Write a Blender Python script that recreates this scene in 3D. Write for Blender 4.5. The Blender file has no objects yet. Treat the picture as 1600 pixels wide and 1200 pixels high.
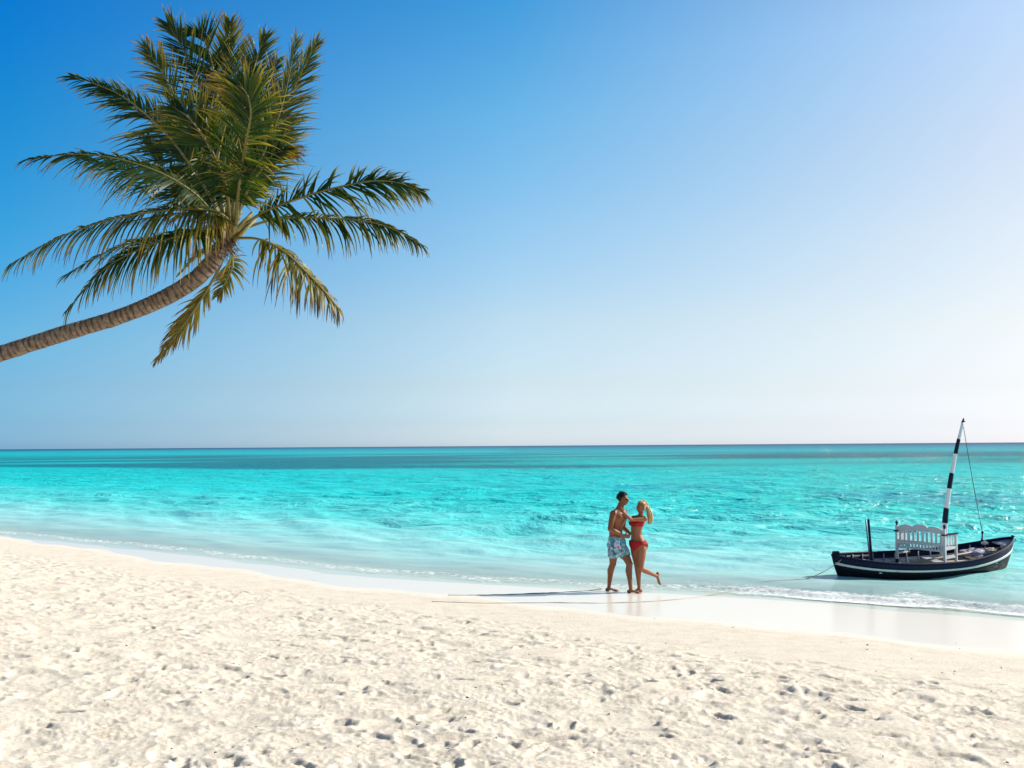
import bpy, bmesh, math, random
import numpy as np
from mathutils import Vector, Matrix, noise as mnoise

SC = bpy.context.scene
COL = SC.collection
random.seed(7); rng = np.random.default_rng(7)
V = Vector

# ------------------------------------------------------------------ camera
CAM_Z = 2.7
FPX = 1555.0                       # focal length in pixels of the 1600 px wide frame
PITCH = math.atan(96.5 / FPX)
ROLL = -math.atan(11.0 / 1600.0)
cam_d = bpy.data.cameras.new('camera')
cam_d.sensor_width = 36.0
cam_d.lens = 36.0 * FPX / 1600.0
cam_d.clip_start = 0.1
cam_d.clip_end = 60000
cam = bpy.data.objects.new('camera', cam_d); COL.objects.link(cam)
CAM_R = Matrix.Rotation(math.pi / 2 + PITCH, 3, 'X') @ Matrix.Rotation(ROLL, 3, 'Z')
cam.matrix_world = Matrix.Translation((0, 0, CAM_Z)) @ CAM_R.to_4x4()
SC.camera = cam

# ------------------------------------------------------------------ light
SUN_EL = math.radians(33)
SUN_AZ = math.radians(73)          # clockwise from the view direction (+Y), so right of and behind the subjects
world = bpy.data.worlds.new('World'); SC.world = world; world.use_nodes = True
wn, wl = world.node_tree.nodes, world.node_tree.links
wn.clear()
w_out = wn.new('ShaderNodeOutputWorld'); w_bg = wn.new('ShaderNodeBackground')
sky = wn.new('ShaderNodeTexSky'); sky.sky_type = 'NISHITA'; sky.sun_disc = False
sky.sun_elevation = SUN_EL; sky.sun_rotation = SUN_AZ
sky.air_density = 1.0; sky.dust_density = 0.6; sky.ozone_density = 1.5; sky.altitude = 0
SKY_STRENGTH = 0.10
w_bg.inputs['Strength'].default_value = SKY_STRENGTH
# graded like the photograph: deep blue away from the sun, pale towards it and towards the horizon
def w_ramp(stops, src):
    r = wn.new('ShaderNodeValToRGB'); e = r.color_ramp.elements
    while len(e) > 1: e.remove(e[-1])
    e[0].position = stops[0][0]; e[0].color = (*stops[0][1], 1)
    for p, c in stops[1:]:
        q = e.new(p); q.color = (*c, 1)
    wl.new(src, r.inputs[0]); return r
def w_math(op, a, b=None):
    n = wn.new('ShaderNodeMath'); n.operation = op
    for i, v in enumerate((a, b)):
        if v is None: continue
        if isinstance(v, (int, float)): n.inputs[i].default_value = v
        else: wl.new(v, n.inputs[i])
    return n.outputs[0]
w_tc = wn.new('ShaderNodeTexCoord'); w_sep = wn.new('ShaderNodeSeparateXYZ'); wl.new(w_tc.outputs['Generated'], w_sep.inputs[0])
wx_, wy_, wz_ = w_sep.outputs
w_len = w_math('MAXIMUM', w_math('SQRT', w_math('ADD', w_math('MULTIPLY', wx_, wx_), w_math('MULTIPLY', wy_, wy_))), .7)
w_cos = w_math('DIVIDE', w_math('ADD', w_math('MULTIPLY', wx_, math.sin(SUN_AZ)), w_math('MULTIPLY', wy_, math.cos(SUN_AZ))), w_len)
w_away = w_ramp([(0.0068, (0.380, 0.803, 1.590)), (0.0240, (0.331, 0.694, 1.329)), (0.0582, (0.332, 0.659, 1.077)), (0.1038, (0.306, 0.718, 1.025)), (0.1989, (0.139, 0.759, 1.102)), (0.2897, (0.060, 0.739, 1.165)), (0.3790, (0.020, 0.674, 1.310)), (0.75, (0.18, 0.36, 0.52))], wz_)
w_mid = w_ramp([(0.0042, (0.994, 1.254, 1.894)), (0.0234, (0.855, 1.041, 1.528)), (0.0619, (0.92, 0.975, 1.165)), (0.1259, (1.05, 1.07, 1.084)), (0.2196, (0.866, 1.145, 1.193)), (0.3200, (0.576, 1.165, 1.290)), (0.4171, (0.268, 1.007, 1.303)), (0.78, (0.26, 0.42, 0.52))], wz_)
w_sun = w_ramp([(0.0006, (0.898, 1.072, 1.702)), (0.0177, (0.819, 0.916, 1.399)), (0.0520, (0.895, 0.845, 1.02)), (0.1089, (1.15, 0.95, 0.885)), (0.1928, (1.36, 1.10, 0.93)), (0.2837, (1.430, 1.206, 1.028)), (0.3732, (1.405, 1.328, 1.206)), (0.80, (0.48, 0.52, 0.55))], wz_)
def w_mix(f, a, b, blend='MIX'):
    n = wn.new('ShaderNodeMix'); n.data_type = 'RGBA'; n.blend_type = blend
    if isinstance(f, (int, float)): n.inputs['Factor'].default_value = f
    else: wl.new(f, n.inputs['Factor'])
    wl.new(a, n.inputs['A']); wl.new(b, n.inputs['B']); return n.outputs['Result']
def w_range(a, lo, hi):
    n = wn.new('ShaderNodeMapRange'); wl.new(a, n.inputs[0]); n.inputs['From Min'].default_value = lo; n.inputs['From Max'].default_value = hi; return n.outputs[0]
w_g = w_mix(w_range(w_cos, .292, .695), w_mix(w_range(w_cos, -.178, .292), w_away.outputs[0], w_mid.outputs[0]), w_sun.outputs[0])
# opposite the sun the sky pales again
w_anti = w_ramp([(0.0, (.75, .85, 1.2)), (0.10, (.75, .85, .95)), (0.40, (.55, .68, .80)), (0.80, (.28, .36, .46))], wz_)
w_g = w_mix(w_range(w_cos, -.30, -.92), w_g, w_anti.outputs[0])
wl.new(w_mix(1.0, sky.outputs[0], w_g, 'MULTIPLY'), w_bg.inputs['Color'])
wl.new(w_bg.outputs[0], w_out.inputs[0])
sun_d = bpy.data.lights.new('sun', 'SUN'); sun_d.energy = 4.9; sun_d.angle = math.radians(0.6)
sun_d.color = (1.0, 0.945, 0.87)
sun = bpy.data.objects.new('sun', sun_d); COL.objects.link(sun)
TO_SUN = V((math.sin(SUN_AZ) * math.cos(SUN_EL), math.cos(SUN_AZ) * math.cos(SUN_EL), math.sin(SUN_EL)))
sun.rotation_euler = TO_SUN.to_track_quat('Z', 'Y').to_euler()
SC.view_settings.view_transform = 'Standard'
SC.view_settings.look = 'None'
SC.view_settings.exposure = 0.5
SC.view_settings.gamma = 1.0
SC.view_settings.use_curve_mapping = False
SC.render.engine = 'CYCLES'
SC.cycles.max_bounces = 8
SC.cycles.transparent_max_bounces = 12
SC.cycles.caustics_reflective = False
SC.cycles.caustics_refractive = False

# ------------------------------------------------------------------ helpers
def ray(px, py):
    return CAM_R @ V(((px - 800) / FPX, -(py - 600) / FPX, -1.0))

def P(px, py, Y):
    """the point of the plane y = Y seen at a place of the photograph"""
    d = ray(px, py)
    return V((0, 0, CAM_Z)) + d * (Y / d.y)

def tag(o, label=None, cat=None, group=None, kind=None):
    if label: o['label'] = label
    if cat: o['category'] = cat
    if group: o['group'] = group
    if kind: o['kind'] = kind
    return o

def empty(name, loc, label, cat, rot=None):
    o = bpy.data.objects.new(name, None); o.empty_display_size = 0.2
    COL.objects.link(o); o.location = loc
    if rot: o.rotation_euler = rot
    return tag(o, label, cat)

def link(name, me, mat, parent=None, smooth=True):
    o = bpy.data.objects.new(name, me); COL.objects.link(o)
    if mat is not None and len(me.materials) == 0: me.materials.append(mat)
    if smooth:
        me.polygons.foreach_set('use_smooth', [True] * len(me.polygons))
    if parent is not None: o.parent = parent
    return o

def obj(name, bm, mat, parent=None, smooth=False):
    me = bpy.data.meshes.new(name)
    bm.normal_update()
    bm.to_mesh(me); bm.free()
    return link(name, me, mat, parent, smooth)

def add_box(bm, c, s, rot=None):
    c = V(c); r = rot or Matrix.Identity(3)
    vs = [bm.verts.new(c + r @ V((x * s[0] / 2, y * s[1] / 2, z * s[2] / 2)))
          for x in (-1, 1) for y in (-1, 1) for z in (-1, 1)]
    for f in ((0, 1, 3, 2), (4, 6, 7, 5), (0, 4, 5, 1), (2, 3, 7, 6), (0, 2, 6, 4), (1, 5, 7, 3)):
        bm.faces.new([vs[i] for i in f])
    return vs

def frame_of(t, up=V((0, 0, 1))):
    t = t.normalized()
    if abs(t.dot(up)) > 0.98: up = V((0, 1, 0))
    a = t.cross(up).normalized(); b = a.cross(t).normalized()
    return a, b

def add_tube(bm, pts, radii, n=8, caps=True, squash=1.0):
    pts = [V(p) for p in pts]
    if not hasattr(radii, '__len__'): radii = [radii] * len(pts)
    rings = []
    pa = None
    for i, p in enumerate(pts):
        t = (pts[min(i + 1, len(pts) - 1)] - pts[max(i - 1, 0)])
        if t.length < 1e-9: t = V((0, 0, 1))
        t.normalize()
        if pa is None: a, b = frame_of(t)
        else:
            a = (pa - t * pa.dot(t)).normalized(); b = a.cross(t).normalized()
        pa = a
        rings.append([bm.verts.new(p + (a * math.cos(k * 2 * math.pi / n) + b * math.sin(k * 2 * math.pi / n) * squash) * radii[i])
                      for k in range(n)])
    for r0, r1 in zip(rings, rings[1:]):
        for k in range(n):
            bm.faces.new((r0[k], r0[(k + 1) % n], r1[(k + 1) % n], r1[k]))
    if caps:
        bm.faces.new(rings[0][::-1]); bm.faces.new(rings[-1])

def add_blob(bm, c, r, rot=None, seg=14):
    m = Matrix.Translation(V(c)) @ (rot.to_4x4() if rot else Matrix.Identity(4)) @ Matrix.Diagonal((r[0], r[1], r[2], 1))
    bmesh.ops.create_uvsphere(bm, u_segments=seg, v_segments=max(8, seg * 2 // 3), radius=1.0, matrix=m)

def add_limb(bm, pts, radii, n=14):
    """a closed tapered limb with round ends"""
    pts = [V(p) for p in pts]
    t0 = (pts[0] - pts[1]).normalized(); t1 = (pts[-1] - pts[-2]).normalized()
    pp = [pts[0] + t0 * radii[0] * .9, pts[0] + t0 * radii[0] * .6] + pts + [pts[-1] + t1 * radii[-1] * .6, pts[-1] + t1 * radii[-1] * .9]
    rr = [radii[0] * .4, radii[0] * .8] + list(radii) + [radii[-1] * .8, radii[-1] * .4]
    add_tube(bm, pp, rr, n)

def smooth_curve(pts, n, closed=False):
    """Catmull-Rom through points (numpy rows of any width)"""
    p = np.array(pts, float)
    ext = np.vstack([2 * p[0] - p[1], p, 2 * p[-1] - p[-2]])
    out = []
    m = len(p) - 1
    for t in np.linspace(0, m, n):
        i = min(int(t), m - 1); f = t - i
        a, b, c, d = ext[i], ext[i + 1], ext[i + 2], ext[i + 3]
        out.append(0.5 * ((2 * b) + (c - a) * f + (2 * a - 5 * b + 4 * c - d) * f * f + (3 * b - a - 3 * c + d) * f ** 3))
    return np.array(out)

# ---- materials
def mat(name):
    m = bpy.data.materials.new(name); m.use_nodes = True
    nt = m.node_tree; b = nt.nodes['Principled BSDF']
    return m, nt.nodes, nt.links, b

def ramp(N, stops):
    r = N.new('ShaderNodeValToRGB')
    e = r.color_ramp.elements
    while len(e) > 1: e.remove(e[-1])
    e[0].position = stops[0][0]; e[0].color = (*stops[0][1], 1)
    for p, c in stops[1:]:
        q = e.new(p); q.color = (*c, 1)
    return r

def simple(name, col, rough=0.6, var=0.15, scale=12, bump=0.0, col2=None, metallic=0.0, wear=None):
    """a plain painted or natural surface with uneven tone and fine relief"""
    m, N, L, b = mat(name)
    tc = N.new('ShaderNodeTexCoord')
    nz = N.new('ShaderNodeTexNoise'); nz.inputs['Scale'].default_value = scale; nz.inputs['Detail'].default_value = 6
    L.new(tc.outputs['Object'], nz.inputs['Vector'])
    c2 = col2 or tuple(c * (1 - var) for c in col)
    r = ramp(N, [(0.3, c2), (0.7, col)])
    L.new(nz.outputs['Fac'], r.inputs[0])
    out = r.outputs[0]
    if wear:
        n2 = N.new('ShaderNodeTexNoise'); n2.inputs['Scale'].default_value = scale * 1.7; n2.inputs['Detail'].default_value = 8
        L.new(tc.outputs['Object'], n2.inputs['Vector'])
        rr = ramp(N, [(wear[1], (0, 0, 0)), (wear[1] + .05, (1, 1, 1))])
        L.new(n2.outputs['Fac'], rr.inputs[0])
        mx = N.new('ShaderNodeMix'); mx.data_type = 'RGBA'
        L.new(rr.outputs[0], mx.inputs['Factor']); L.new(out, mx.inputs['A']); mx.inputs['B'].default_value = (*wear[0], 1)
        out = mx.outputs['Result']
    L.new(out, b.inputs['Base Color'])
    b.inputs['Roughness'].default_value = rough
    b.inputs['Metallic'].default_value = metallic
    if max(col) < .06: b.inputs['Specular IOR Level'].default_value = .2
    if bump:
        bp = N.new('ShaderNodeBump'); bp.inputs['Strength'].default_value = bump; bp.inputs['Distance'].default_value = 0.01
        L.new(nz.outputs['Fac'], bp.inputs['Height']); L.new(bp.outputs[0], b.inputs['Normal'])
    return m

# ------------------------------------------------------------------ shore layout
SH_X = np.array([-600, -60, -16.9, -9.5, -4.3, -1.3, 1.84, 4.0, 5.8, 8.0, 14, 60, 600.])
SH_Y = np.array([500, 66, 32.4, 26.8, 22.4, 20.3, 19.0, 18.2, 17.2, 15.6, 11.0, -22, -400.])
def shore_y(x):
    acc = 0
    for d in (-1.2, -.6, 0, .6, 1.2): acc = acc + np.interp(x + d, SH_X, SH_Y)
    return acc / 5
DRY_X = np.array([-600, -60, -14.4, -9.3, -5.0, -2.3, 0.0, 1.9, 4.07, 6.2, 10, 60, 600.])
DRY_Y = np.array([497, 63, 28.9, 23.9, 20.0, 17.6, 16.1, 14.4, 12.5, 11.7, 9.8, -26, -404.])
def dry_y(x):
    acc = 0
    for d in (-1, -.5, 0, .5, 1): acc = acc + np.interp(x + d, DRY_X, DRY_Y)
    return acc / 5
TR_X = np.array([-600, -60, -12.5, -4.5, -1, 0.6, 1.57, 2.4, 3.8, 4.9, 9, 60, 600.])
TR_Y = np.array([495, 61, 25.2, 17.9, 15.0, 13.2, 11.7, 10.8, 10.0, 9.6, 8.0, -28, -406.])
def tramp_y(x):
    acc = 0
    for d in (-.8, -.4, 0, .4, .8): acc = acc + np.interp(x + d, TR_X, TR_Y)
    return acc / 5
def s_of(x, y):
    """metres inland from the water's edge (negative: out in the water)"""
    sl = (shore_y(x + 1) - shore_y(x - 1)) / 2
    return (shore_y(x) - y) / np.sqrt(1 + sl * sl)
S_K = np.array([-4000, -400, -120, -40, -16, -8, -3, 0, 2, 4, 7, 10, 14, 20, 60, 600.])
S_Z = np.array([-9, -7, -3.2, -1.8, -1.1, -.62, -.25, 0, .07, .17, .38, .64, .9, 1.08, 1.5, 1.6])
def base_z(x, y):
    s = s_of(x, y); acc = 0
    for d in (-.8, -.4, 0, .4, .8): acc = acc + np.interp(s + d, S_K, S_Z)
    return acc / 5

def fft_noise(n, m, cell, lo, hi, slope, seed):
    """noise raster with wavelengths lo..hi metres, unit deviation"""
    g = np.random.default_rng(seed).standard_normal((n, m))
    F = np.fft.rfft2(g)
    fy = np.fft.fftfreq(n, cell)[:, None]; fx = np.fft.rfftfreq(m, cell)[None, :]
    f = np.sqrt(fx * fx + fy * fy); f[0, 0] = 1e-6
    F *= f ** (-slope) * (f > 1 / hi) * np.exp(-(f * lo) ** 2)
    h = np.fft.irfft2(F, (n, m))
    return h / h.std()

# relief of the trampled sand, rastered once and sampled by the mesh
RX0, RY0, CELL = -22.0, 3.0, 0.016
RN, RM = 1700, 2200
relief = np.zeros((RN, RM)); 
def splat(cx, cy, a, b, ang, depth, rim=0.35, soft=4.0):
    R = 1.9 * max(a, b)
    i0, i1 = int((cy - R - RY0) / CELL), int((cy + R - RY0) / CELL) + 1
    j0, j1 = int((cx - R - RX0) / CELL), int((cx + R - RX0) / CELL) + 1
    if i0 < 0 or j0 < 0 or i1 >= RN or j1 >= RM: return
    yy, xx = np.mgrid[i0:i1, j0:j1]
    dx = xx * CELL + RX0 - cx; dy = yy * CELL + RY0 - cy
    c, s_ = math.cos(ang), math.sin(ang)
    u = (dx * c + dy * s_) / a; v = (-dx * s_ + dy * c) / b
    # a foot is broader at the ball and narrow at the arch
    v = v * (1.0 + 0.35 * np.exp(-((u + .15) / .3) ** 2) - 0.12 * u)
    q = np.sqrt(u * u + v * v)
    fade = np.clip((1.9 - q) / .5, 0, 1)
    relief[i0:i1, j0:j1] += (-depth * np.exp(-q ** soft) + rim * depth * np.exp(-((q - 1.3) / .3) ** 2)) * fade
yy = np.arange(RN) * CELL + RY0; xx = np.arange(RM) * CELL + RX0
big = fft_noise(RN, RM, CELL, .25, 2.5, 1.2, 3)
def tramp_mask(x, y):
    return np.clip((tramp_y(x) - y) / 1.3 + .4, 0, 1)
cnt = 0
for k_ in range(26):
    tx_ = 5.6 - k_ * .42; splat(tx_, float(tramp_y(tx_)) + .9 + .35 * math.sin(k_ * .23) + (.13 if k_ % 2 else -.13), .12, .045, math.atan2(-.35, 1) + .1 * math.sin(k_), .010, .25)
for _ in range(17000):
    cx = random.uniform(-21, 11); cy = random.uniform(3.5, 29)
    if abs(math.atan2(cx, cy)) > .72: continue
    mk = float(tramp_mask(cx, cy))
    if random.random() > mk: continue
    if random.random() > .78 + .4 * math.sin(cx * .9 + math.sin(cy * .7) * 1.5) * math.sin(cy * .8 + 1.3 * math.sin(cx * .5)): continue
    if cx ** 2 + cy ** 2 < 16: continue
    kind = random.random()
    ang = random.gauss(0.35, 0.8) + (math.pi if random.random() < .5 else 0)
    if kind < .45:
        splat(cx, cy, random.uniform(.11, .16), random.uniform(.045, .065), ang, random.uniform(.014, .036) * (.4 + .6 * mk), .45)
    elif kind < .8:
        r = random.uniform(.05, .12)
        splat(cx, cy, r * random.uniform(1, 1.7), r, random.uniform(0, 3.1), random.uniform(.012, .036) * (.4 + .6 * mk), .3, 2.2)
    else:
        r = random.uniform(.08, .2)
        splat(cx, cy, r * 1.5, r, random.uniform(0, 3.1), -random.uniform(.008, .022) * mk, 0, 2)
    cnt += 1
# the one clear print of a sole, lower left
relief *= 1.0
gx, gy = np.meshgrid(xx, yy)
MASK = np.clip((tramp_y(gx) - gy) / 1.6 + .25, 0, 1); MASK = MASK * MASK * (3 - 2 * MASK)
lump = fft_noise(RN, RM, CELL, .05, .5, .9, 5); fine = fft_noise(RN, RM, CELL, .03, .12, .3, 9)
relief += MASK * (lump * .0036 + np.clip(fine, -1, 3) * .0038 * (1 + .5 * np.clip(big, -1, 1)) + big * .011)
relief += (1 - MASK) * (lump * .0006) * np.clip((dry_y(gx) - gy) / 1.0, 0, 1)
def ground(x, y):
    x = np.asarray(x, float); y = np.asarray(y, float)
    fx = (x - RX0) / CELL; fy = (y - RY0) / CELL
    ins = (fx > 1) & (fx < RM - 2) & (fy > 1) & (fy < RN - 2)
    i = np.clip(fy.astype(int), 0, RN - 2); j = np.clip(fx.astype(int), 0, RM - 2)
    u = np.clip(fx - j, 0, 1); v = np.clip(fy - i, 0, 1)
    h = relief[i, j] * (1 - u) * (1 - v) + relief[i, j + 1] * u * (1 - v) + relief[i + 1, j] * (1 - u) * v + relief[i + 1, j + 1] * u * v
    e = np.minimum(np.minimum(fx, RM - fx), np.minimum(fy, RN - fy)) * CELL
    return base_z(x, y) + np.where(ins, h * np.clip(e / 1.0, 0, 1), 0)
def gz(x, y): return float(ground(np.array([x]), np.array([y]))[0])
def hit(px, py):
    """where the sight line through a photo pixel meets the sand or the water"""
    d = ray(px, py); Y = (CAM_Z / -d.z) * d.y if d.z < 0 else 50
    for _ in range(25):
        z = max(0.0, float(base_z(np.array([d.x / d.y * Y]), np.array([Y]))[0]))
        Y = Y * .4 + .6 * (CAM_Z - z) / (-d.z) * d.y
    return V((d.x / d.y * Y, Y, z))

_fp = hit(98, 1113)
_m = np.exp(-(((gx - _fp.x) / .34) ** 2 + ((gy - _fp.y) / .22) ** 2) ** 2)
relief = np.where(relief < 0, .029 * np.tanh(relief / .029), .028 * np.tanh(relief / .028))
relief *= 1 - .8 * _m
splat(_fp.x, _fp.y, .15, .05, -.15, .045, .3, 6)
def polar_mesh(name, radii, angs):
    r, a = np.meshgrid(radii, angs, indexing='ij')
    x = r * np.sin(a); y = r * np.cos(a)
    n, m = r.shape
    idx = np.arange(n * m).reshape(n, m)
    quads = np.stack([idx[:-1, :-1], idx[:-1, 1:], idx[1:, 1:], idx[1:, :-1]], -1).reshape(-1, 4)[:, ::-1]
    return x.ravel(), y.ravel(), quads

def np_mesh(name, co, quads):
    me = bpy.data.meshes.new(name)
    me.vertices.add(len(co)); me.vertices.foreach_set('co', co.astype(np.float32).ravel())
    nf = len(quads)
    me.loops.add(nf * 4); me.loops.foreach_set('vertex_index', quads.astype(np.int32).ravel())
    me.polygons.add(nf)
    me.polygons.foreach_set('loop_start', np.arange(0, nf * 4, 4, dtype=np.int32))
    me.polygons.foreach_set('loop_total', np.full(nf, 4, dtype=np.int32))
    me.polygons.foreach_set('use_smooth', np.ones(nf, dtype=bool))
    me.update(calc_edges=True)
    return me
def attr(me, name, vals):
    a = me.attributes.new(name, 'FLOAT', 'POINT'); a.data.foreach_set('value', vals.astype(np.float32))

dg = math.radians
# ---- sand
def sand_material():
    m, N, L, b = mat('coral_sand')
    tc = N.new('ShaderNodeTexCoord')
    wet = N.new('ShaderNodeAttribute'); wet.attribute_name = 'wet'
    n1 = N.new('ShaderNodeTexNoise'); n1.inputs['Scale'].default_value = 3.5; n1.inputs['Detail'].default_value = 9; n1.inputs['Roughness'].default_value = .65
    n2 = N.new('ShaderNodeTexNoise'); n2.inputs['Scale'].default_value = 38; n2.inputs['Detail'].default_value = 6; n2.inputs['Roughness'].default_value = .75
    n3 = N.new('ShaderNodeTexNoise'); n3.inputs['Scale'].default_value = 240; n3.inputs['Detail'].default_value = 3
    for n in (n1, n2, n3): L.new(tc.outputs['Object'], n.inputs['Vector'])
    r1 = ramp(N, [(0.32, (0.76, 0.68, 0.55)), (0.65, (0.885, 0.815, 0.69))])
    L.new(n1.outputs['Fac'], r1.inputs[0])
    r2 = ramp(N, [(0.36, (0.72, 0.65, 0.54)), (0.50, (0.98, 0.97, 0.95)), (0.7, (1.06, 1.05, 1.04))])
    L.new(n2.outputs['Fac'], r2.inputs[0])
    mul = N.new('ShaderNodeMix'); mul.data_type = 'RGBA'; mul.blend_type = 'MULTIPLY'; mul.inputs['Factor'].default_value = .85
    L.new(r1.outputs[0], mul.inputs['A']); L.new(r2.outputs[0], mul.inputs['B'])
    mx = N.new('ShaderNodeMix'); mx.data_type = 'RGBA'
    L.new(wet.outputs['Fac'], mx.inputs['Factor']); L.new(mul.outputs['Result'], mx.inputs['A'])
    mx.inputs['B'].default_value = (0.80, 0.745, 0.64, 1)
    L.new(mx.outputs['Result'], b.inputs['Base Color'])
    rr = N.new('ShaderNodeMapRange'); L.new(wet.outputs['Fac'], rr.inputs['Value'])
    rr.inputs['To Min'].default_value = .95; rr.inputs['To Max'].default_value = .22
    L.new(rr.outputs[0], b.inputs['Roughness'])
    sp = N.new('ShaderNodeMapRange'); L.new(wet.outputs['Fac'], sp.inputs['Value'])
    sp.inputs['To Min'].default_value = .1; sp.inputs['To Max'].default_value = .24
    L.new(sp.outputs[0], b.inputs['Specular IOR Level'])
    add = N.new('ShaderNodeMath'); add.operation = 'MULTIPLY_ADD'; add.inputs[1].default_value = 1.0
    L.new(n2.outputs['Fac'], add.inputs[0]); L.new(n3.outputs['Fac'], add.inputs[2])
    bs = N.new('ShaderNodeMapRange'); L.new(wet.outputs['Fac'], bs.inputs['Value'])
    bs.inputs['To Min'].default_value = .6; bs.inputs['To Max'].default_value = .015
    bp = N.new('ShaderNodeBump'); bp.inputs['Distance'].default_value = .02
    L.new(bs.outputs[0], bp.inputs['Strength']); L.new(add.outputs[0], bp.inputs['Height']); L.new(bp.outputs[0], b.inputs['Normal'])
    return m

rad = np.concatenate([[.002, .5, 1, 1.6, 2.2, 2.8, 3.4, 3.9], np.geomspace(4.3, 34, 640), np.geomspace(36, 900, 34)])
an = np.concatenate([np.radians(np.arange(-180, -36, 2.0)), np.radians(np.arange(-36, 36, .085)), np.radians(np.arange(36, 180.1, 2.0))])
x, y, q = polar_mesh('sand', rad, an)
z = ground(x, y)
me = np_mesh('sand', np.stack([x, y, z], 1), q)
wet = np.clip((y - dry_y(x) + .25 * np.sin(x * 1.3) + .12 * np.sin(x * 3.7 + 1)) / .9, 0, 1)
wet = np.clip(wet, 0, 1) ** 1.2
attr(me, 'wet', wet)
SAND = sand_material()
tag(link('sand', me, SAND, smooth=False), 'white coral sand beach, trampled in front and smooth and wet along the water', kind='structure')
del x, y, z, q, wet

# ---- sea
def water_material():
    m, N, L, b = mat('lagoon_water')
    out = N['Material Output']
    tc = N.new('ShaderNodeTexCoord')
    col = N.new('ShaderNodeAttribute'); col.attribute_name = 'tint'
    al = N.new('ShaderNodeAttribute'); al.attribute_name = 'opacity'
    fo = N.new('ShaderNodeAttribute'); fo.attribute_name = 'foam'
    # ripples: three scales, long across the wind
    def ripple(scale, sx, det, rot, dist=0.0):
        mp = N.new('ShaderNodeMapping'); mp.inputs['Scale'].default_value = (sx, 1, 1); mp.inputs['Rotation'].default_value = (0, 0, rot)
        L.new(tc.outputs['Object'], mp.inputs[0])
        n = N.new('ShaderNodeTexNoise'); n.inputs['Scale'].default_value = scale; n.inputs['Detail'].default_value = det
        n.inputs['Roughness'].default_value = .6; n.inputs['Distortion'].default_value = dist
        L.new(mp.outputs[0], n.inputs['Vector']); return n
    a = ripple(4.5, .8, 5, .15, .3); c = ripple(1.25, .75, 5, -.1, .5); d = ripple(.33, .7, 6, .05, .5)
    am = N.new('ShaderNodeAttribute'); am.attribute_name = 'chop'
    def bump(src, dist, prev=None):
        bp = N.new('ShaderNodeBump'); bp.inputs['Distance'].default_value = dist
        L.new(am.outputs['Fac'], bp.inputs['Strength']); L.new(src.outputs['Fac'], bp.inputs['Height'])
        if prev: L.new(prev.outputs[0], bp.inputs['Normal'])
        return bp
    b1 = bump(d, 1.1); b2 = bump(c, .31, b1); b3 = bump(a, .11, b2)
    # light and dark of the ripples put into the tint: paler crests, darker troughs
    var = ramp(N, [(.38, (.50, .79, .80)), (.50, (.85, .97, .96)), (.63, (2.2, 1.12, 1.10))])
    mixn = N.new('ShaderNodeMath'); mixn.operation = 'ADD'
    half = N.new('ShaderNodeMath'); half.operation = 'MULTIPLY'; half.inputs[1].default_value = .5
    L.new(c.outputs['Fac'], mixn.inputs[0]); L.new(d.outputs['Fac'], mixn.inputs[1]); L.new(mixn.outputs[0], half.inputs[0]); L.new(half.outputs[0], var.inputs[0])
    mul = N.new('ShaderNodeMix'); mul.data_type = 'RGBA'; mul.blend_type = 'MULTIPLY'; L.new(am.outputs['Fac'], mul.inputs['Factor'])
    L.new(col.outputs['Color'], mul.inputs['A']); L.new(var.outputs[0], mul.inputs['B'])
    dif = N.new('ShaderNodeBsdfDiffuse'); L.new(mul.outputs['Result'], dif.inputs['Color']); L.new(b2.outputs[0], dif.inputs['Normal'])
    tr = N.new('ShaderNodeBsdfTransparent'); tr.inputs['Color'].default_value = (.93, .995, .99, 1)
    body = N.new('ShaderNodeMixShader'); L.new(al.outputs['Fac'], body.inputs[0]); L.new(tr.outputs[0], body.inputs[1]); L.new(dif.outputs[0], body.inputs[2])
    gl = N.new('ShaderNodeBsdfGlossy'); gl.inputs['Roughness'].default_value = .12; L.new(b3.outputs[0], gl.inputs['Normal'])
    fr = N.new('ShaderNodeFresnel'); fr.inputs['IOR'].default_value = 1.33; L.new(b3.outputs[0], fr.inputs['Normal'])
    fm = N.new('ShaderNodeMath'); fm.operation = 'MULTIPLY'; L.new(fr.outputs[0], fm.inputs[0]); fm.inputs[1].default_value = .21
    wat = N.new('ShaderNodeMixShader'); L.new(fm.outputs[0], wat.inputs[0]); L.new(body.outputs[0], wat.inputs[1]); L.new(gl.outputs[0], wat.inputs[2])
    # foam: white bubbles broken by noise
    fn = N.new('ShaderNodeTexNoise'); fn.inputs['Scale'].default_value = 8; fn.inputs['Detail'].default_value = 8; fn.inputs['Roughness'].default_value = .7
    L.new(tc.outputs['Object'], fn.inputs['Vector'])
    fa = N.new('ShaderNodeMath'); fa.operation = 'ADD'; L.new(fn.outputs['Fac'], fa.inputs[0]); L.new(fo.outputs['Fac'], fa.inputs[1])
    fs = N.new('ShaderNodeMapRange'); L.new(fa.outputs[0], fs.inputs['Value'])
    fs.inputs['From Min'].default_value = .86; fs.inputs['From Max'].default_value = 1.06
    foam = N.new('ShaderNodeBsdfDiffuse'); foam.inputs['Color'].default_value = (.80, .82, .80, 1)
    fb = N.new('ShaderNodeBump'); fb.inputs['Strength'].default_value = .5; fb.inputs['Distance'].default_value = .05
    L.new(fn.outputs['Fac'], fb.inputs['Height']); L.new(fb.outputs[0], foam.inputs['Normal'])
    fin = N.new('ShaderNodeMixShader'); L.new(fs.outputs[0], fin.inputs[0]); L.new(wat.outputs[0], fin.inputs[1]); L.new(foam.outputs[0], fin.inputs[2])
    L.new(fin.outputs[0], out.inputs['Surface'])
    N.remove(b)
    return m

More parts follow.
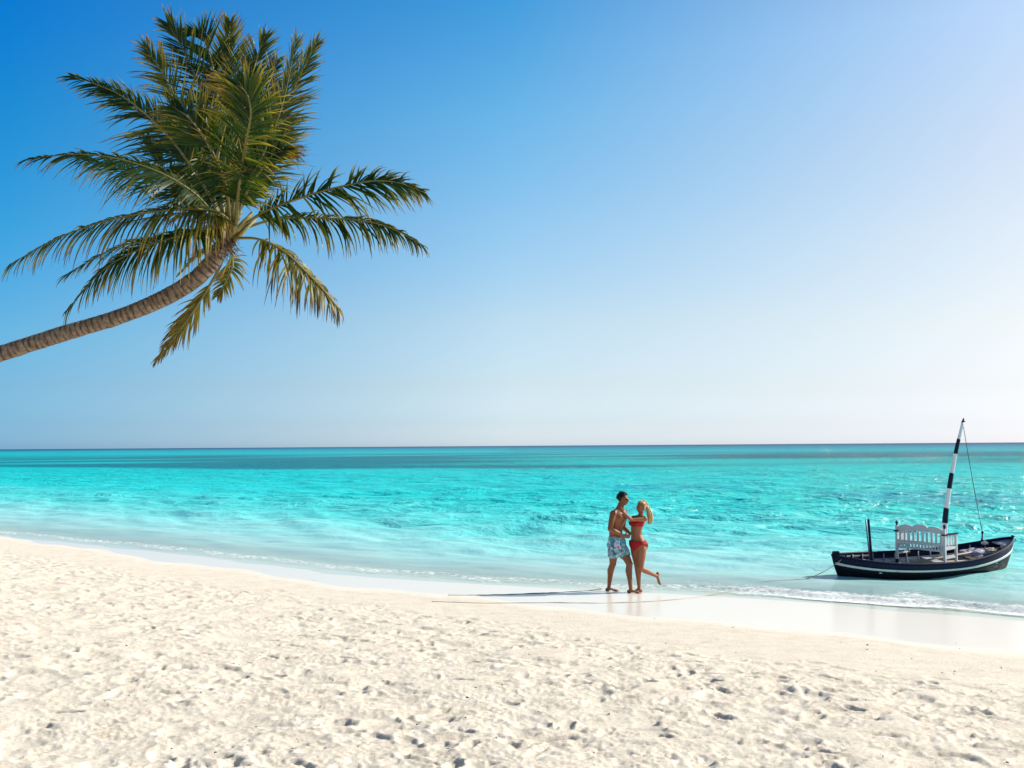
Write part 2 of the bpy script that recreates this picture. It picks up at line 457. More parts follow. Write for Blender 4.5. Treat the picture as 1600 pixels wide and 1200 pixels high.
rad = np.concatenate([np.geomspace(9.5, 60, 520), np.geomspace(60.5, 1500, 330), np.geomspace(1560, 30000, 40)])
an = np.concatenate([np.radians(np.arange(-100, -34, 1.5)), np.radians(np.arange(-34, 34, .12)), np.radians(np.arange(34, 120, 1.5))])
x, y, q = polar_mesh('sea', rad, an)
r = np.hypot(x, y)
s = s_of(x, y)
depth = np.clip(-base_z(x, y), 0, 20)
z = np.zeros_like(x)
cellr = np.where(r < 60, r * .0036, r * .0098)
wr = np.random.default_rng(21)
for k in range(70):
    lam = math.exp(wr.uniform(math.log(.28), math.log(5.5)))
    th = wr.normal(-math.pi / 2 - .25, .55)
    ph = wr.uniform(0, 6.28)
    amp = .0042 * lam ** .95
    kx, ky = math.cos(th) * 2 * math.pi / lam, math.sin(th) * 2 * math.pi / lam
    fade = np.clip(lam / np.maximum(cellr, .0021 * r) / 3.5 - .6, 0, 1)
    sn = np.sin(kx * x + ky * y + ph)
    z += amp * fade * sn
calm = np.clip(depth / .55, 0.0, 1)
z *= (.10 + .90 * calm)
# the small breaker that runs along the edge
nl = np.sin(x * 2.1 + 1.2 * np.sin(x * .7)) * .12 + np.sin(x * 5.3 + 2) * .05
side = np.clip((x - 1.5) / 4.0, 0.30, 1)
sb = s + .45 + nl
crest = np.exp(-(sb / np.where(sb > 0, .14, .34)) ** 2)
z += crest * .065 * side
sb2 = s + 1.5 + 1.6 * nl
z += np.exp(-(sb2 / .4) ** 2) * .022 * side
z += .012
foam = .46 * np.exp(-((s + .35 + nl) / .30) ** 2) * (.70 + .30 * side) + .40 * np.exp(-((s + .02 + nl * .7) / .14) ** 2) * side
foam += .36 * np.exp(-((s + .95 + 1.6 * nl) / .35) ** 2) * (.4 + .6 * side) + .27 * np.exp(-((s + 1.9 - nl) / .5) ** 2) * side
foam += .06 * np.clip(1 + s / 2, 0, 1) + .22 * np.exp(-((s + 3.0 + 2 * nl) / .25) ** 2) * (1 - side)
# water's own colour: depth of the bright sand floor, then the reef, then deep sea
def lin(c): 
    c = np.array(c) / 255.0
    return np.where(c <= .04045, c / 12.92, ((c + .055) / 1.055) ** 2.4)
stops_r = [0, 18, 22, 27, 34, 48, 75, 105, 150, 240, 420, 900, 2500, 40000]
cols = [(232, 240, 234), (226, 238, 231), (196, 230, 226), (152, 224, 219), (96, 217, 213), (34, 210, 208), (0, 199, 199), (0, 195, 196),
        (0, 184, 182), (0, 178, 180), (0, 170, 178), (0, 134, 156), (6, 84, 122), (12, 60, 100)]
off = -s + 18                                   # distance out from the shore, about the distance in view
lc = np.array([lin(c) for c in cols])
wx = 10 * np.sin(x * .011 + .6) + 5 * np.sin(x * .037 + y * .01)
oo = np.maximum(off * 1.15, 0) 
C = np.stack([np.interp(np.log(oo + 1), np.log(np.array(stops_r) + 1.), lc[:, i]) for i in range(3)], 1)
def wnoise(x, y, sx, sy, seed):
    g = np.random.default_rng(seed); acc = 0
    for k in range(14):
        f = math.exp(g.uniform(-.9, 1.3)); t = g.uniform(0, 6.28)
        acc = acc + np.sin(x / sx * f * math.cos(t) + y / sy * f * math.sin(t) + g.uniform(0, 6.28)) / (f ** .5)
    return acc / 2.6
edge = 112 + .10 * np.abs(x - 10) + np.where(x < 0, -x * .30, 0) + 5 * wnoise(x, y, 18, 60, 4)
reef = np.clip((y - edge) / 10, 0, 1) * np.clip((390 - y + 50 * wnoise(x, y, 90, 90, 8)) / 110, 0, 1)
patchy = np.clip(.92 + .55 * wnoise(x, y, 26, 20, 5) - np.clip(x / 150, 0, .22), 0, 1)
reef = reef * patchy
rp = np.clip(1 - np.hypot((x - 21 - .0) / 7.0, (y - 50) / 9.0), 0, 1) + .9 * np.clip(1 - np.hypot((x - 10) / 5.0, (y - 63) / 5.0), 0, 1)
rp = np.clip(rp * (1.3 + .8 * wnoise(x, y, 2.4, 3.0, 11)), 0, 1) * .38
reefc = lin((0, 104, 120)); reefp = lin((20, 140, 180))
C = C * (1 - reef[:, None] * .85) + reefc * (reef[:, None] * .85)
C = C * (1 - rp[:, None]) + reefp * rp[:, None]
opac = 1 - np.exp(-depth * 6.0)
opac = np.clip(opac, 0, .97)
chop = np.clip(depth / 1.2, .05, 1) * (.75 + .25 * np.clip(x / 12 + .4, -.6, 1)) * (1 + .25 * wnoise(x, y, 9, 14, 31)).clip(.6, 1.4)
me = np_mesh('sea', np.stack([x, y, z], 1), q)
attr(me, 'opacity', opac); attr(me, 'foam', np.clip(foam, 0, 1)); attr(me, 'chop', chop)
ca = me.attributes.new('tint', 'FLOAT_COLOR', 'POINT')
ca.data.foreach_set('color', np.concatenate([C, np.ones((len(C), 1))], 1).astype(np.float32).ravel())
tag(link('water', me, water_material(), smooth=False), 'turquoise lagoon water with a dark reef band and a small foamy edge', kind='structure')
del x, y, z, q, r, s, depth, C

# ------------------------------------------------------------------ palm
def leaf_material():
    m, N, L, b = mat('palm_leaflet')
    out = N['Material Output']
    age = N.new('ShaderNodeAttribute'); age.attribute_name = 'age'
    tc = N.new('ShaderNodeTexCoord')
    nz = N.new('ShaderNodeTexNoise'); nz.inputs['Scale'].default_value = 6; nz.inputs['Detail'].default_value = 5
    L.new(tc.outputs['Object'], nz.inputs['Vector'])
    ad = N.new('ShaderNodeMath'); ad.operation = 'MULTIPLY_ADD'; ad.inputs[1].default_value = .22
    L.new(nz.outputs['Fac'], ad.inputs[0]); L.new(age.outputs['Fac'], ad.inputs[2])
    r = ramp(N, [(.08, (.007, .026, .008)), (.27, (.016, .044, .009)), (.45, (.068, .082, .010)), (.64, (.26, .20, .034)), (.82, (.20, .11, .040)), (1.0, (.085, .036, .026))])
    L.new(ad.outputs[0], r.inputs[0])
    L.new(r.outputs[0], b.inputs['Base Color']); b.inputs['Roughness'].default_value = .44
    b.inputs['Specular IOR Level'].default_value = .22
    t = N.new('ShaderNodeBsdfTranslucent')
    g = N.new('ShaderNodeMix'); g.data_type = 'RGBA'; g.blend_type = 'MULTIPLY'; g.inputs['Factor'].default_value = 1
    L.new(r.outputs[0], g.inputs['A']); g.inputs['B'].default_value = (1.6, 1.7, .5, 1)
    L.new(g.outputs['Result'], t.inputs['Color'])
    mx = N.new('ShaderNodeMixShader'); mx.inputs[0].default_value = .32
    L.new(b.outputs[0], mx.inputs[1]); L.new(t.outputs[0], mx.inputs[2]); L.new(mx.outputs[0], out.inputs['Surface'])
    return m
LEAF = leaf_material()
RIB = simple('palm_midrib', (.17, .15, .035), .5, .3, 8, 0)
RIB_OLD = simple('palm_midrib_dry', (.30, .19, .07), .6, .4, 8, 0)
PY = 15.0
palm = empty('palm_tree', P(0, 553, PY) + V((-4.5, 0, 0)), 'tall leaning coconut palm reaching in from the left above the beach', 'palm tree')
palm.location = (-12.2, PY, gz(-12.2, PY))
PALM_INV = Matrix.Translation(-V(palm.location))

def to_palm(p): return V(p) - V(palm.location)

def bark_material():
    m, N, L, b = mat('palm_bark')
    tc = N.new('ShaderNodeTexCoord')
    ln = N.new('ShaderNodeAttribute'); ln.attribute_name = 'along'
    rg = N.new('ShaderNodeAttribute'); rg.attribute_name = 'groove'
    n = N.new('ShaderNodeTexNoise'); n.inputs['Scale'].default_value = 9; n.inputs['Detail'].default_value = 8; n.inputs['Roughness'].default_value = .7
    L.new(tc.outputs['Object'], n.inputs['Vector'])
    r = ramp(N, [(.3, (.10, .066, .044)), (.5, (.22, .155, .105)), (.7, (.36, .275, .19))])
    L.new(n.outputs['Fac'], r.inputs[0])
    mx = N.new('ShaderNodeMix'); mx.data_type = 'RGBA'; L.new(rg.outputs['Fac'], mx.inputs['Factor'])
    L.new(r.outputs[0], mx.inputs['A']); mx.inputs['B'].default_value = (.030, .020, .015, 1)
    L.new(mx.outputs['Result'], b.inputs['Base Color']); b.inputs['Roughness'].default_value = .9
    n2 = N.new('ShaderNodeTexNoise'); n2.inputs['Scale'].default_value = 45; n2.inputs['Detail'].default_value = 5
    L.new(tc.outputs['Object'], n2.inputs['Vector'])
    bp = N.new('ShaderNodeBump'); bp.inputs['Strength'].default_value = .7; bp.inputs['Distance'].default_value = .02
    L.new(n2.outputs['Fac'], bp.inputs['Height']); L.new(bp.outputs[0], b.inputs['Normal'])
    return m
tk = []
for p, rr in (((-12.2, PY, gz(-12.2, PY) - .35), .34), ((-12.18, PY, gz(-12.2, PY) + .02), .29), ((-12.0, PY, 1.35), .21), ((-11.3, PY, 2.15), .185), ((-9.9, PY, 3.05), .165)):
    tk.append((*p, rr))
for (px, py, rp_) in ((-60, 572, 15.2), (0, 553, 14.5), (100, 521, 14.2), (180, 497, 13.8), (250, 469, 14.8), (300, 440, 15.6), (328, 413, 15.2), (345, 388, 14), (354, 366, 13.5), (360, 345, 10)):
    p = P(px, py, PY); tk.append((*p, rp_ * .85 / FPX * PY))
tc_ = smooth_curve(tk, 900)
co = []; groove = []; along = []
NS = 26
seglen = 0; acc_len = 0; prev = V(tc_[0][:3]); ring_pos = 0; nxt = .06; last = 0; a0 = None
for i, row in enumerate(tc_):
    p = V(row[:3]); t = V(tc_[min(i + 1, len(tc_) - 1)][:3]) - V(tc_[max(i - 1, 0)][:3]); t.normalize()
    acc_len += (p - prev).length; prev = p
    if acc_len > nxt: last = nxt; nxt = acc_len + random.choice((random.uniform(.05, .075), random.uniform(.07, .12)))
    f = (acc_len - last) / (nxt - last)
    if a0 is None: a, b_ = frame_of(t)
    else: a = (a0 - t * a0.dot(t)).normalized(); b_ = a.cross(t).normalized()
    a0 = a
    for k in range(NS):
        th = 2 * math.pi * k / NS
        tilt = .14 * math.sin(th + nxt * 9) + .10 * math.sin(3 * th + nxt * 31)
        ff = (f + tilt) % 1.0
        g = math.exp(-(ff / .16) ** 2) + math.exp(-((1 - ff) / .10) ** 2)
        nn = mnoise.noise(p * 5 + V((th, 0, 0)))
        rr = row[3] * (1 + .05 * (1 - ff) - .055 * g + .06 * nn + .016 * random.uniform(-1, 1))
        co.append(to_palm(p + (a * math.cos(th) + b_ * math.sin(th)) * rr)); groove.append(min(1, g * .95)); along.append(acc_len)
n = len(tc_)
idx = np.arange(n * NS).reshape(n, NS); nx = np.roll(idx, -1, 1)
q = np.stack([idx[:-1], nx[:-1], nx[1:], idx[1:]], -1).reshape(-1, 4)
me = np_mesh('trunk', np.array(co), q); attr(me, 'groove', np.array(groove)); attr(me, 'along', np.array(along))
link('trunk', me, bark_material(), palm)

def make_frond(pts, nf, lmax=.75, droop=.35, age=.2, npair=90, start=.14, wind=(0, 0, 0), fold=.25, w=.030, spread=1.0, sides=(1, 1), clump=0.0, tipage=.35, upk=1.0):
    """pts: (px, py, depth offset) along the midrib; nf: the way its upper face looks"""
    P3 = [P(a, b, PY + c) for a, b, c in pts]
    C3 = [V(r) for r in smooth_curve([tuple(p) for p in P3], 60)]
    tot = sum((C3[i + 1] - C3[i]).length for i in range(59))
    bm = bmesh.new()
    add_tube(bm, [to_palm(p) for p in C3], [.029 * (1 - i / 59) ** .8 + .004 for i in range(60)], 6, squash=.7)
    fr = obj('frond', bm, RIB_OLD if age > .55 else RIB, palm, True)
    nf = V(nf).normalized(); wind = V(wind)
    vs = []; fs = []; ages = []
    rnd = random.Random(int(pts[-1][0] * 7 + pts[-1][1] * 13))
    cl = 0
    holes = [(rnd_.uniform(.3, .95), rnd_.uniform(.01, .03), rnd_.choice((-1, 1))) for rnd_ in [random.Random(int(pts[-1][0]))] for _ in range(3)]
    for k in range(npair):
        for sd in (-1, 1):
            if rnd.random() > sides[0 if sd < 0 else 1]: continue
            t = start + (1 - start) * (k + rnd.random() * .8) / npair
            t = min(t, .995)
            if any(abs(t - h0) < h1 and sd == h2 for h0, h1, h2 in holes): continue
            fi = t * 59; i0 = min(int(fi), 58)
            base = C3[i0].lerp(C3[i0 + 1], fi - i0)
            T = (C3[min(i0 + 2, 59)] - C3[max(i0 - 1, 0)]).normalized()
            S = T.cross(nf).normalized(); U = S.cross(T).normalized()
            u = (t - start) / (1 - start)
            ln = lmax * (min(1, .45 + u * 3.2)) * (1 - .70 * max(0, u - .35) / .65) * rnd.uniform(.82, 1.1)
            if (S * sd).z > 0: ln *= upk
            ang = math.radians(68 - 46 * u ** 1.1) * spread + rnd.gauss(0, .06)
            ang += (.07 + clump) * (math.sin(k * .55 + sd * 2 + pts[0][0]) + .6 * math.sin(k * 1.37 + pts[-1][1])); ln *= 1 + .12 * math.sin(k * .9 + sd + pts[-1][0])
            fl = fold + rnd.gauss(0, .10)
            d = T * math.cos(ang) + (S * sd * math.cos(fl) + U * math.sin(fl)) * math.sin(ang)
            d.normalize()
            g = droop * rnd.uniform(.5, 1.7)
            seg = 6; p = base.copy(); sl = ln / seg
            wid = w * 1.08 * rnd.uniform(.8, 1.15) * (1 - .3 * u)
            ag = age + rnd.gauss(0, .07) + (.25 if rnd.random() < .06 else 0)
            tw = rnd.uniform(-.5, .5)
            rows = []
            for j in range(seg + 1):
                f = j / seg
                n_ = (U - d * U.dot(d)).normalized() if abs(U.dot(d)) < .98 else S
                sdir = d.cross(n_).normalized()
                sdir = (sdir * math.cos(tw * f * 2) + n_ * math.sin(tw * f * 2))
                ww = wid * (.55 + .45 * min(1, f * 5)) * (1 - f ** 2.2) * .5 + .0015
                rows.append(len(vs)); vs.append(to_palm(p - sdir * ww)); vs.append(to_palm(p + sdir * ww))
                ages += [ag + tipage * f ** 2.5 * (1 + .6 * u)] * 2
                d = (d + V((0, 0, -1)) * g * f * .5 + wind * .12 * f + V((rnd.gauss(0, .03), rnd.gauss(0, .03), rnd.gauss(0, .03)))).normalized()
                p = p + d * sl
            for j in range(seg):
                a = rows[j]; b = rows[j + 1]
                fs.append((a, a + 1, b + 1, b))
    me = np_mesh('leaflets', np.array([tuple(v) for v in vs]), np.array(fs))
    attr(me, 'age', np.array(ages))
    o = link('leaflets', me, LEAF, fr, smooth=False); o['kind'] = 'stuff'
    return fr

UP = (0, 0, 1)
F = make_frond
# back of the crown first: the dark upright fronds
F([(352, 345, .1), (340, 250, .6), (318, 150, 1.2), (285, 75, 1.5), (262, 36, 1.5)], (-.5, -.5, .6), .95, .2, .06, 88, wind=(-.3, 0, .1))
F([(352, 345, .2), (345, 230, .8), (335, 120, 1.4), (318, 60, 1.6), (300, 52, 1.7)], (-.1, -.9, .4), .95, .16, .05, 88)
F([(356, 345, .2), (352, 240, .9), (356, 130, 1.5), (358, 70, 1.7), (359, 36, 1.8)], (.15, -.9, .3), .85, .10, .30, 84, spread=.8)
F([(358, 345, .2), (368, 240, .9), (385, 150, 1.4), (400, 95, 1.6), (414, 56, 1.7)], (.35, -.8, .4), .85, .12, .24, 84, spread=.85)
F([(362, 345, .3), (375, 270, .9), (398, 190, 1.3), (420, 130, 1.4), (432, 95, 1.5)], (.6, -.6, .4), .66, .16, .08, 74)
F([(362, 350, .1), (385, 290, .2), (415, 232, .3), (442, 160, .3), (463, 62, .3)], (.7, -.6, .3), .78, .14, .22, 84, spread=.85)
F([(362, 350, .1), (390, 300, .3), (424, 220, .5), (458, 140, .6), (494, 66, .6)], (.8, -.4, .4), .72, .14, .20, 76, start=.4, spread=.85)
F([(362, 350, .2), (385, 280, .6), (410, 240, .9), (440, 205, 1.0), (468, 190, 1.0)], (.3, -.5, .8), .6, .35, .06, 74)
F([(350, 345, .2), (330, 280, .6), (300, 210, .9), (262, 128, .9), (226, 72, .9)], (-.4, -.6, .7), .9, .28, .26, 90, wind=(-.5, 0, -.2), fold=.1)
F([(350, 345, .3), (340, 270, 1.4), (330, 200, 2.2), (330, 130, 2.8), (335, 90, 3.0)], (0, -.8, .6), .85, .2, .05, 84)
F([(360, 345, .3), (370, 270, 1.4), (385, 210, 2.2), (395, 150, 2.8), (398, 110, 3.0)], (0, -.8, .6), .8, .2, .06, 84)
for (tx, ty, dd, nx) in ((335, 190, 2.6, 0), (425, 175, 2.0, .5)):
    F([(355, 348, .3), (355 * .6 + tx * .4, 348 * .55 + ty * .45, dd * .5), (355 * .2 + tx * .8, 348 * .22 + ty * .78, dd * .85), (tx, ty, dd)], (nx, -.6, .7), .85, .25, .03, 70, w=.034)
# left side
F([(348, 345, 0), (318, 290, -.2), (262, 212, -.3), (190, 150, -.3), (110, 118, -.2)], (-.3, -.85, .35), .95, .40, .06, 104, fold=.1, wind=(-.9, 0, -.2), w=.026, upk=.5)
F([(350, 345, .2), (322, 290, .4), (272, 222, .5), (210, 170, .5), (160, 140, .5)], (-.3, .5, .8), .85, .35, .04, 80, fold=.0, wind=(-.7, 0, -.2))
F([(346, 350, -.1), (300, 300, -.6), (230, 262, -1.0), (140, 242, -1.2), (46, 247, -1.2)], (-.1, -.75, .65), .98, .85, .10, 108, fold=.0, tipage=.5, wind=(-.5, 0, 0), upk=.4)
F([(346, 350, .2), (305, 308, .7), (255, 285, 1.0), (190, 262, 1.2), (120, 243, 1.3)], (-.2, -.7, .7), .85, .55, .08, 84, wind=(-.3, 0, 0), upk=.6)
F([(366, 352, -.2), (335, 330, -.6), (270, 328, -1.0), (180, 342, -1.2), (95, 370, -1.1), (14, 414, -.9)], (0, -.8, .6), 1.0, 1.35, .30, 110, fold=-.1, tipage=.45, start=.06, upk=.4)
F([(366, 356, -.1), (330, 336, -.5), (270, 334, -.9), (200, 346, -1.0)], (0, -.3, .9), .6, .8, .48, 70, fold=-.2, tipage=.3, start=.06)
F([(340, 362, -.1), (310, 362, -.5), (255, 376, -.8), (200, 398, -.9), (155, 428, -.9), (104, 487, -.8)], (-.1, -.8, .6), .88, 1.15, .16, 106, fold=-.05, tipage=.55, start=.08, upk=.6)
F([(345, 355, .2), (305, 360, .8), (240, 372, 1.2), (170, 392, 1.3), (100, 432, 1.3)], (-.1, -.6, .8), .75, .6, .14, 80, fold=-.05, tipage=.5)
# right side
F([(372, 358, 0), (420, 328, -.2), (500, 300, -.3), (575, 284, -.2), (622, 286, -.1), (660, 300, 0)], (-.05, -.92, .38), .88, .60, .14, 112, fold=.12, tipage=.5, start=.14, clump=.16, spread=1.0, upk=.55)
F([(372, 360, .2), (430, 343, .4), (500, 341, .5), (570, 346, .5), (618, 360, .5), (660, 384, .5)], (.05, -.8, .6), .72, 1.2, .14, 108, fold=-.1, tipage=.55, start=.16, clump=.15, upk=.55)
F([(365, 372, -.1), (405, 374, -.3), (445, 394, -.4), (478, 425, -.4), (506, 454, -.4), (532, 486, -.35)], (.3, -.7, .6), .82, 2.0, .42, 92, fold=-.2, tipage=.5, start=.20, clump=.3, upk=.45)
# hanging below
F([(352, 372, .3), (345, 412, .8), (318, 462, 1.0), (285, 510, 1.0), (246, 562, 1.0)], (.6, -.7, .2), .55, .30, .42, 60, fold=-.2, start=.42, spread=.45, tipage=.45)
F([(356, 372, .3), (362, 395, .8), (362, 420, 1.1), (350, 445, 1.2), (340, 462, 1.2)], (.4, -.8, .3), .42, .4, .34, 50, fold=-.1, start=.1, tipage=.45)
F([(350, 375, .2), (330, 388, .3), (305, 402, .3), (276, 432, .3)], (-.3, .1, .9), .26, .35, .45, 44, start=.1, spread=.55)
# the near fronds that curl towards the camera over the heart of the crown
F([(368, 352, -.3), (374, 290, -1.0), (384, 225, -1.6), (392, 175, -1.9), (380, 140, -2.0), (345, 128, -2.0)], (.15, -.95, .25), 0.84, .35, .12, 96, fold=.25, tipage=.5, start=.12)
F([(358, 348, -.2), (352, 290, -.9), (330, 235, -1.4), (300, 190, -1.6), (268, 165, -1.6)], (-.3, -.7, .6), .85, .3, .10, 92, fold=.1)
F([(366, 350, -.2), (385, 300, -.8), (410, 262, -1.2), (430, 240, -1.3), (450, 236, -1.3)], (.4, -.6, .6), .8, .45, .10, 90, fold=.1, tipage=.7)
F([(354, 345, .2), (340, 290, .5), (320, 240, .6), (300, 215, .6), (282, 205, .6)], (-.2, -.6, .7), .75, .3, .05, 76)
F([(350, 352, .4), (325, 320, 1.0), (290, 300, 1.4), (255, 262, 1.6), (230, 215, 1.6)], (-.3, -.5, .8), .70, .35, .06, 76)

FIB = simple('palm_fibre', (.15, .085, .05), .95, .6, 30, .8)
STUB = simple('palm_sheath', (.33, .27, .09), .6, .4, 10, .2)
for i in range(15):
    a = i * 2.4; bm = bmesh.new()
    c = P(357, 366, PY)
    axis = (P(362, 340, PY) - P(350, 382, PY)).normalized(); s1, s2 = frame_of(axis)
    o_ = s1 * math.cos(a) + s2 * math.sin(a)
    b0 = c - axis * (.12 - .012 * i) + o_ * .10
    pts = [b0, b0 + axis * .10 + o_ * .07, b0 + axis * .24 + o_ * .14, b0 + axis * .40 + o_ * .24]
    add_tube(bm, [to_palm(p) for p in pts], [.055, .062, .045, .03], 8, squash=.5)
    obj('leaf_base', bm, STUB if i % 3 else FIB, palm, True)
bm = bmesh.new()
for i in range(260):
    c = P(random.gauss(352, 7), random.gauss(374, 12), PY + random.gauss(0, .1))
    d = V((random.gauss(0, 1), random.gauss(0, 1), random.gauss(-.6, .8))).normalized()
    L_ = random.uniform(.06, .2)
    add_tube(bm, [to_palm(c), to_palm(c + d * L_ * .6), to_palm(c + d * L_ + V((0, 0, -.04)))], [.008, .006, .002], 4)
tag(obj('husk_fibre', bm, FIB, palm), kind='stuff')
for i, (px, py, dd) in enumerate(((333, 362, -.15), (327, 377, -.05), (341, 352, -.2), (322, 366, .05))):
    bm = bmesh.new(); c = P(px, py, PY + dd)
    add_blob(bm, to_palm(c), (.05, .05, .075), Matrix.Rotation(.5 * i, 3, 'Y'), 12)
    add_tube(bm, [to_palm(c + V((0, 0, .06))), to_palm(c.lerp(P(350, 362, PY), .6) + V((0, 0, .05))), to_palm(P(352, 362, PY))], [.008, .009, .012], 6)
    obj('young_coconut', bm, simple('young_coconut', (.28, .13, .03), .5, .3), palm, True)

# ------------------------------------------------------------------ boat
NAVY = simple('navy_paint', (.004, .009, .034), .6, .4, 14, .1, wear=((.05, .06, .08), .68))
HULLB = simple('black_hull_paint', (.003, .004, .007), .6, .3, 10, .1)
WHITEP = simple('white_boat_paint', (.72, .73, .71), .45, .15, 9, .1, wear=((.30, .19, .08), .64))
GREYP = simple('weathered_inner_paint', (.44, .45, .50), .6, .35, 7, .2, wear=((.16, .13, .11), .63))
WOOD = simple('bleached_wood', (.42, .33, .22), .7, .4, 16, .3)
DARKW = simple('dark_bilge_wood', (.07, .035, .028), .7, .4, 16, .3)
ROPE = simple('pale_rope', (.46, .41, .31), .85, .3, 60, .5)
ROPED = simple('dark_rope', (.10, .09, .08), .8, .4, 60, .5)
BL = 4.22
tipL = P(1302, 863, 20.35); tipR = P(1578, 838, 21.3)
bang = math.atan2(tipR.y - tipL.y, tipR.x - tipL.x)
bc = (tipL + tipR) / 2
boat = empty('wooden_boat', (bc.x, bc.y, 0.0), 'small dark wooden sailing boat with a white stripe and striped mast, moored in the shallows', 'boat')
boat.rotation_euler = (math.radians(5.5), math.radians(-1.2), bang)
boat.rotation_mode = 'XYZ'
BM_ = boat.matrix_basis.copy()
BINV = BM_.inverted()
def bl(px, py, yl):
    """photo pixel -> boat coordinates on the boat's own long vertical plane y = yl"""
    o_ = BINV @ V((0, 0, CAM_Z)); d = BINV.to_3x3() @ ray(px, py)
    k = (yl - o_.y) / d.y
    return o_ + d * k
HALFL = BL / 2
def half_beam(u):  # u 0 left end .. 1 right end
    return .66 * (max(0, 1 - abs(2 * u - 1) ** 2.3)) ** .72 + .012
def sheer(u):
    return .34 + .15 * abs(1 - 2 * u) ** 2.2 * (1 if u < .5 else 2.0) 
def keel(u):
    e = abs(2 * u - 1)
    return -.20 + (.05 * e ** 4)
def stem_x(u, v):
    """lengthwise place; the ends rake out towards the top"""
    xx_ = (u - .5) * BL
    e = abs(2 * u - 1) ** 6
    return xx_ - math.copysign(1, u - .5) * e * .28 * (1 - v) ** 1.3
def hull_pt(u, v, side, off=0.0):
    b = half_beam(u); zk, zs = keel(u), sheer(u)
    yv = (b + off) * (math.sin(min(1, v) * math.pi / 2) ** .62)
    zz = zk + (zs - zk) * v ** 1.25
    return V((stem_x(u, v), side * yv, zz))
NU = 56
us = [.5 - .5 * math.cos(math.pi * i / NU) for i in range(NU + 1)]
def strip(vs_, off=0.0, mat_=None, name='hull', thick=0.0, sides=(-1, 1), u0=0, u1=1, in_off=None):
    bm = bmesh.new()
    for sd in sides:
        grid = []
        uu = [u for u in us if u0 <= u <= u1]
        for u in uu:
            row = [bm.verts.new(hull_pt(u, v, sd, off)) for v in vs_]
            if in_off is not None:
                row += [bm.verts.new(hull_pt(u, v, sd, in_off)) for v in vs_[::-1]]
            grid.append(row)
        m_ = len(grid[0])
        for i in range(len(grid) - 1):
            rng_ = range(m_ if in_off is not None else m_ - 1)
            for j in rng_:
                j2 = (j + 1) % m_
                f = (grid[i][j], grid[i][j2], grid[i + 1][j2], grid[i + 1][j])
                bm.faces.new(f if sd > 0 else f[::-1])
        if in_off is not None:
            bm.faces.new(grid[0]); bm.faces.new(grid[-1][::-1])
    bmesh.ops.recalc_face_normals(bm, faces=bm.faces)
    return obj(name, bm, mat_, boat, True)
lv = lambda a, b, n: [a + (b - a) * i / n for i in range(n + 1)]
strip(lv(0.0, .76, 12), 0, HULLB, 'hull', in_off=-.022)
strip(lv(.765, .828, 3), .012, WHITEP, 'rub_stripe', in_off=-.02)
strip(lv(.835, 1.0, 4), .004, NAVY, 'sheer_strake', in_off=-.02)
# planked inside
for sd in (-1, 1):
    for k in range(4):
        a = .42 + k * .135
        o = strip(lv(a, a + .128, 2), -.024, GREYP if not (sd > 0 and k == 3) else NAVY, 'inner_plank', sides=(sd,), u0=.03, u1=.97, in_off=-.040)
# gunwale caps
for sd in (-1, 1):
    bm = bmesh.new()
    add_tube(bm, [hull_pt(u, 1, sd, -.012) + V((0, 0, .012)) for u in us], .026, 8, squash=.6)
    obj('gunwale', bm, NAVY, boat, True)
# floor boards
for k in range(7):
    yk = (k - 3) * .125
    bm = bmesh.new(); pts = []
    ul = [u for u in lv(.06, .94, 30) if half_beam(u) * .80 > abs(yk) + .06]
    if len(ul) < 2: continue
    x0 = (ul[0] - .5) * BL; x1 = (ul[-1] - .5) * BL
    add_box(bm, ((x0 + x1) / 2, yk, .035 + random.uniform(0, .004)), (x1 - x0, .115, .018))
    obj('floorboard', bm, GREYP if k % 3 else WOOD, boat)
for uq in (.20, .60, .80):
    bm = bmesh.new(); hb = half_beam(uq) - .03
    add_box(bm, ((uq - .5) * BL, 0, .19 + (.06 if uq > .7 else 0)), (.19, hb * 1.93, .028))
    obj('thwart', bm, GREYP, boat)
for uq in lv(.10, .90, 12):
    for sd in (-1, 1):
        bm = bmesh.new()
        add_tube(bm, [hull_pt(uq, v, sd, -.05) for v in lv(.35, .98, 6)], .014, 6)
        obj('rib', bm, GREYP, boat, True)
# end decks
for ua, ub in ((.012, .09), (.93, .988)):
    bm = bmesh.new(); top = []; 
    row = []
    for u in lv(ua, ub, 6):
        row.append((hull_pt(u, .97, -1, -.03), hull_pt(u, .97, 1, -.03)))
    L0 = [bm.verts.new(a) for a, b in row]; R0 = [bm.verts.new(b) for a, b in row]
    L1 = [bm.verts.new(a - V((0, 0, .03))) for a, b in row]; R1 = [bm.verts.new(b - V((0, 0, .03))) for a, b in row]
    for i in range(len(row) - 1):
        bm.faces.new((L0[i], L0[i + 1], R0[i + 1], R0[i])); bm.faces.new((L1[i], R1[i], R1[i + 1], L1[i + 1]))
    bm.faces.new((L0[0], R0[0], R1[0], L1[0])); bm.faces.new((L0[-1], L1[-1], R1[-1], R0[-1]))
    obj('end_deck', bm, NAVY if ua < .5 else GREYP, boat)
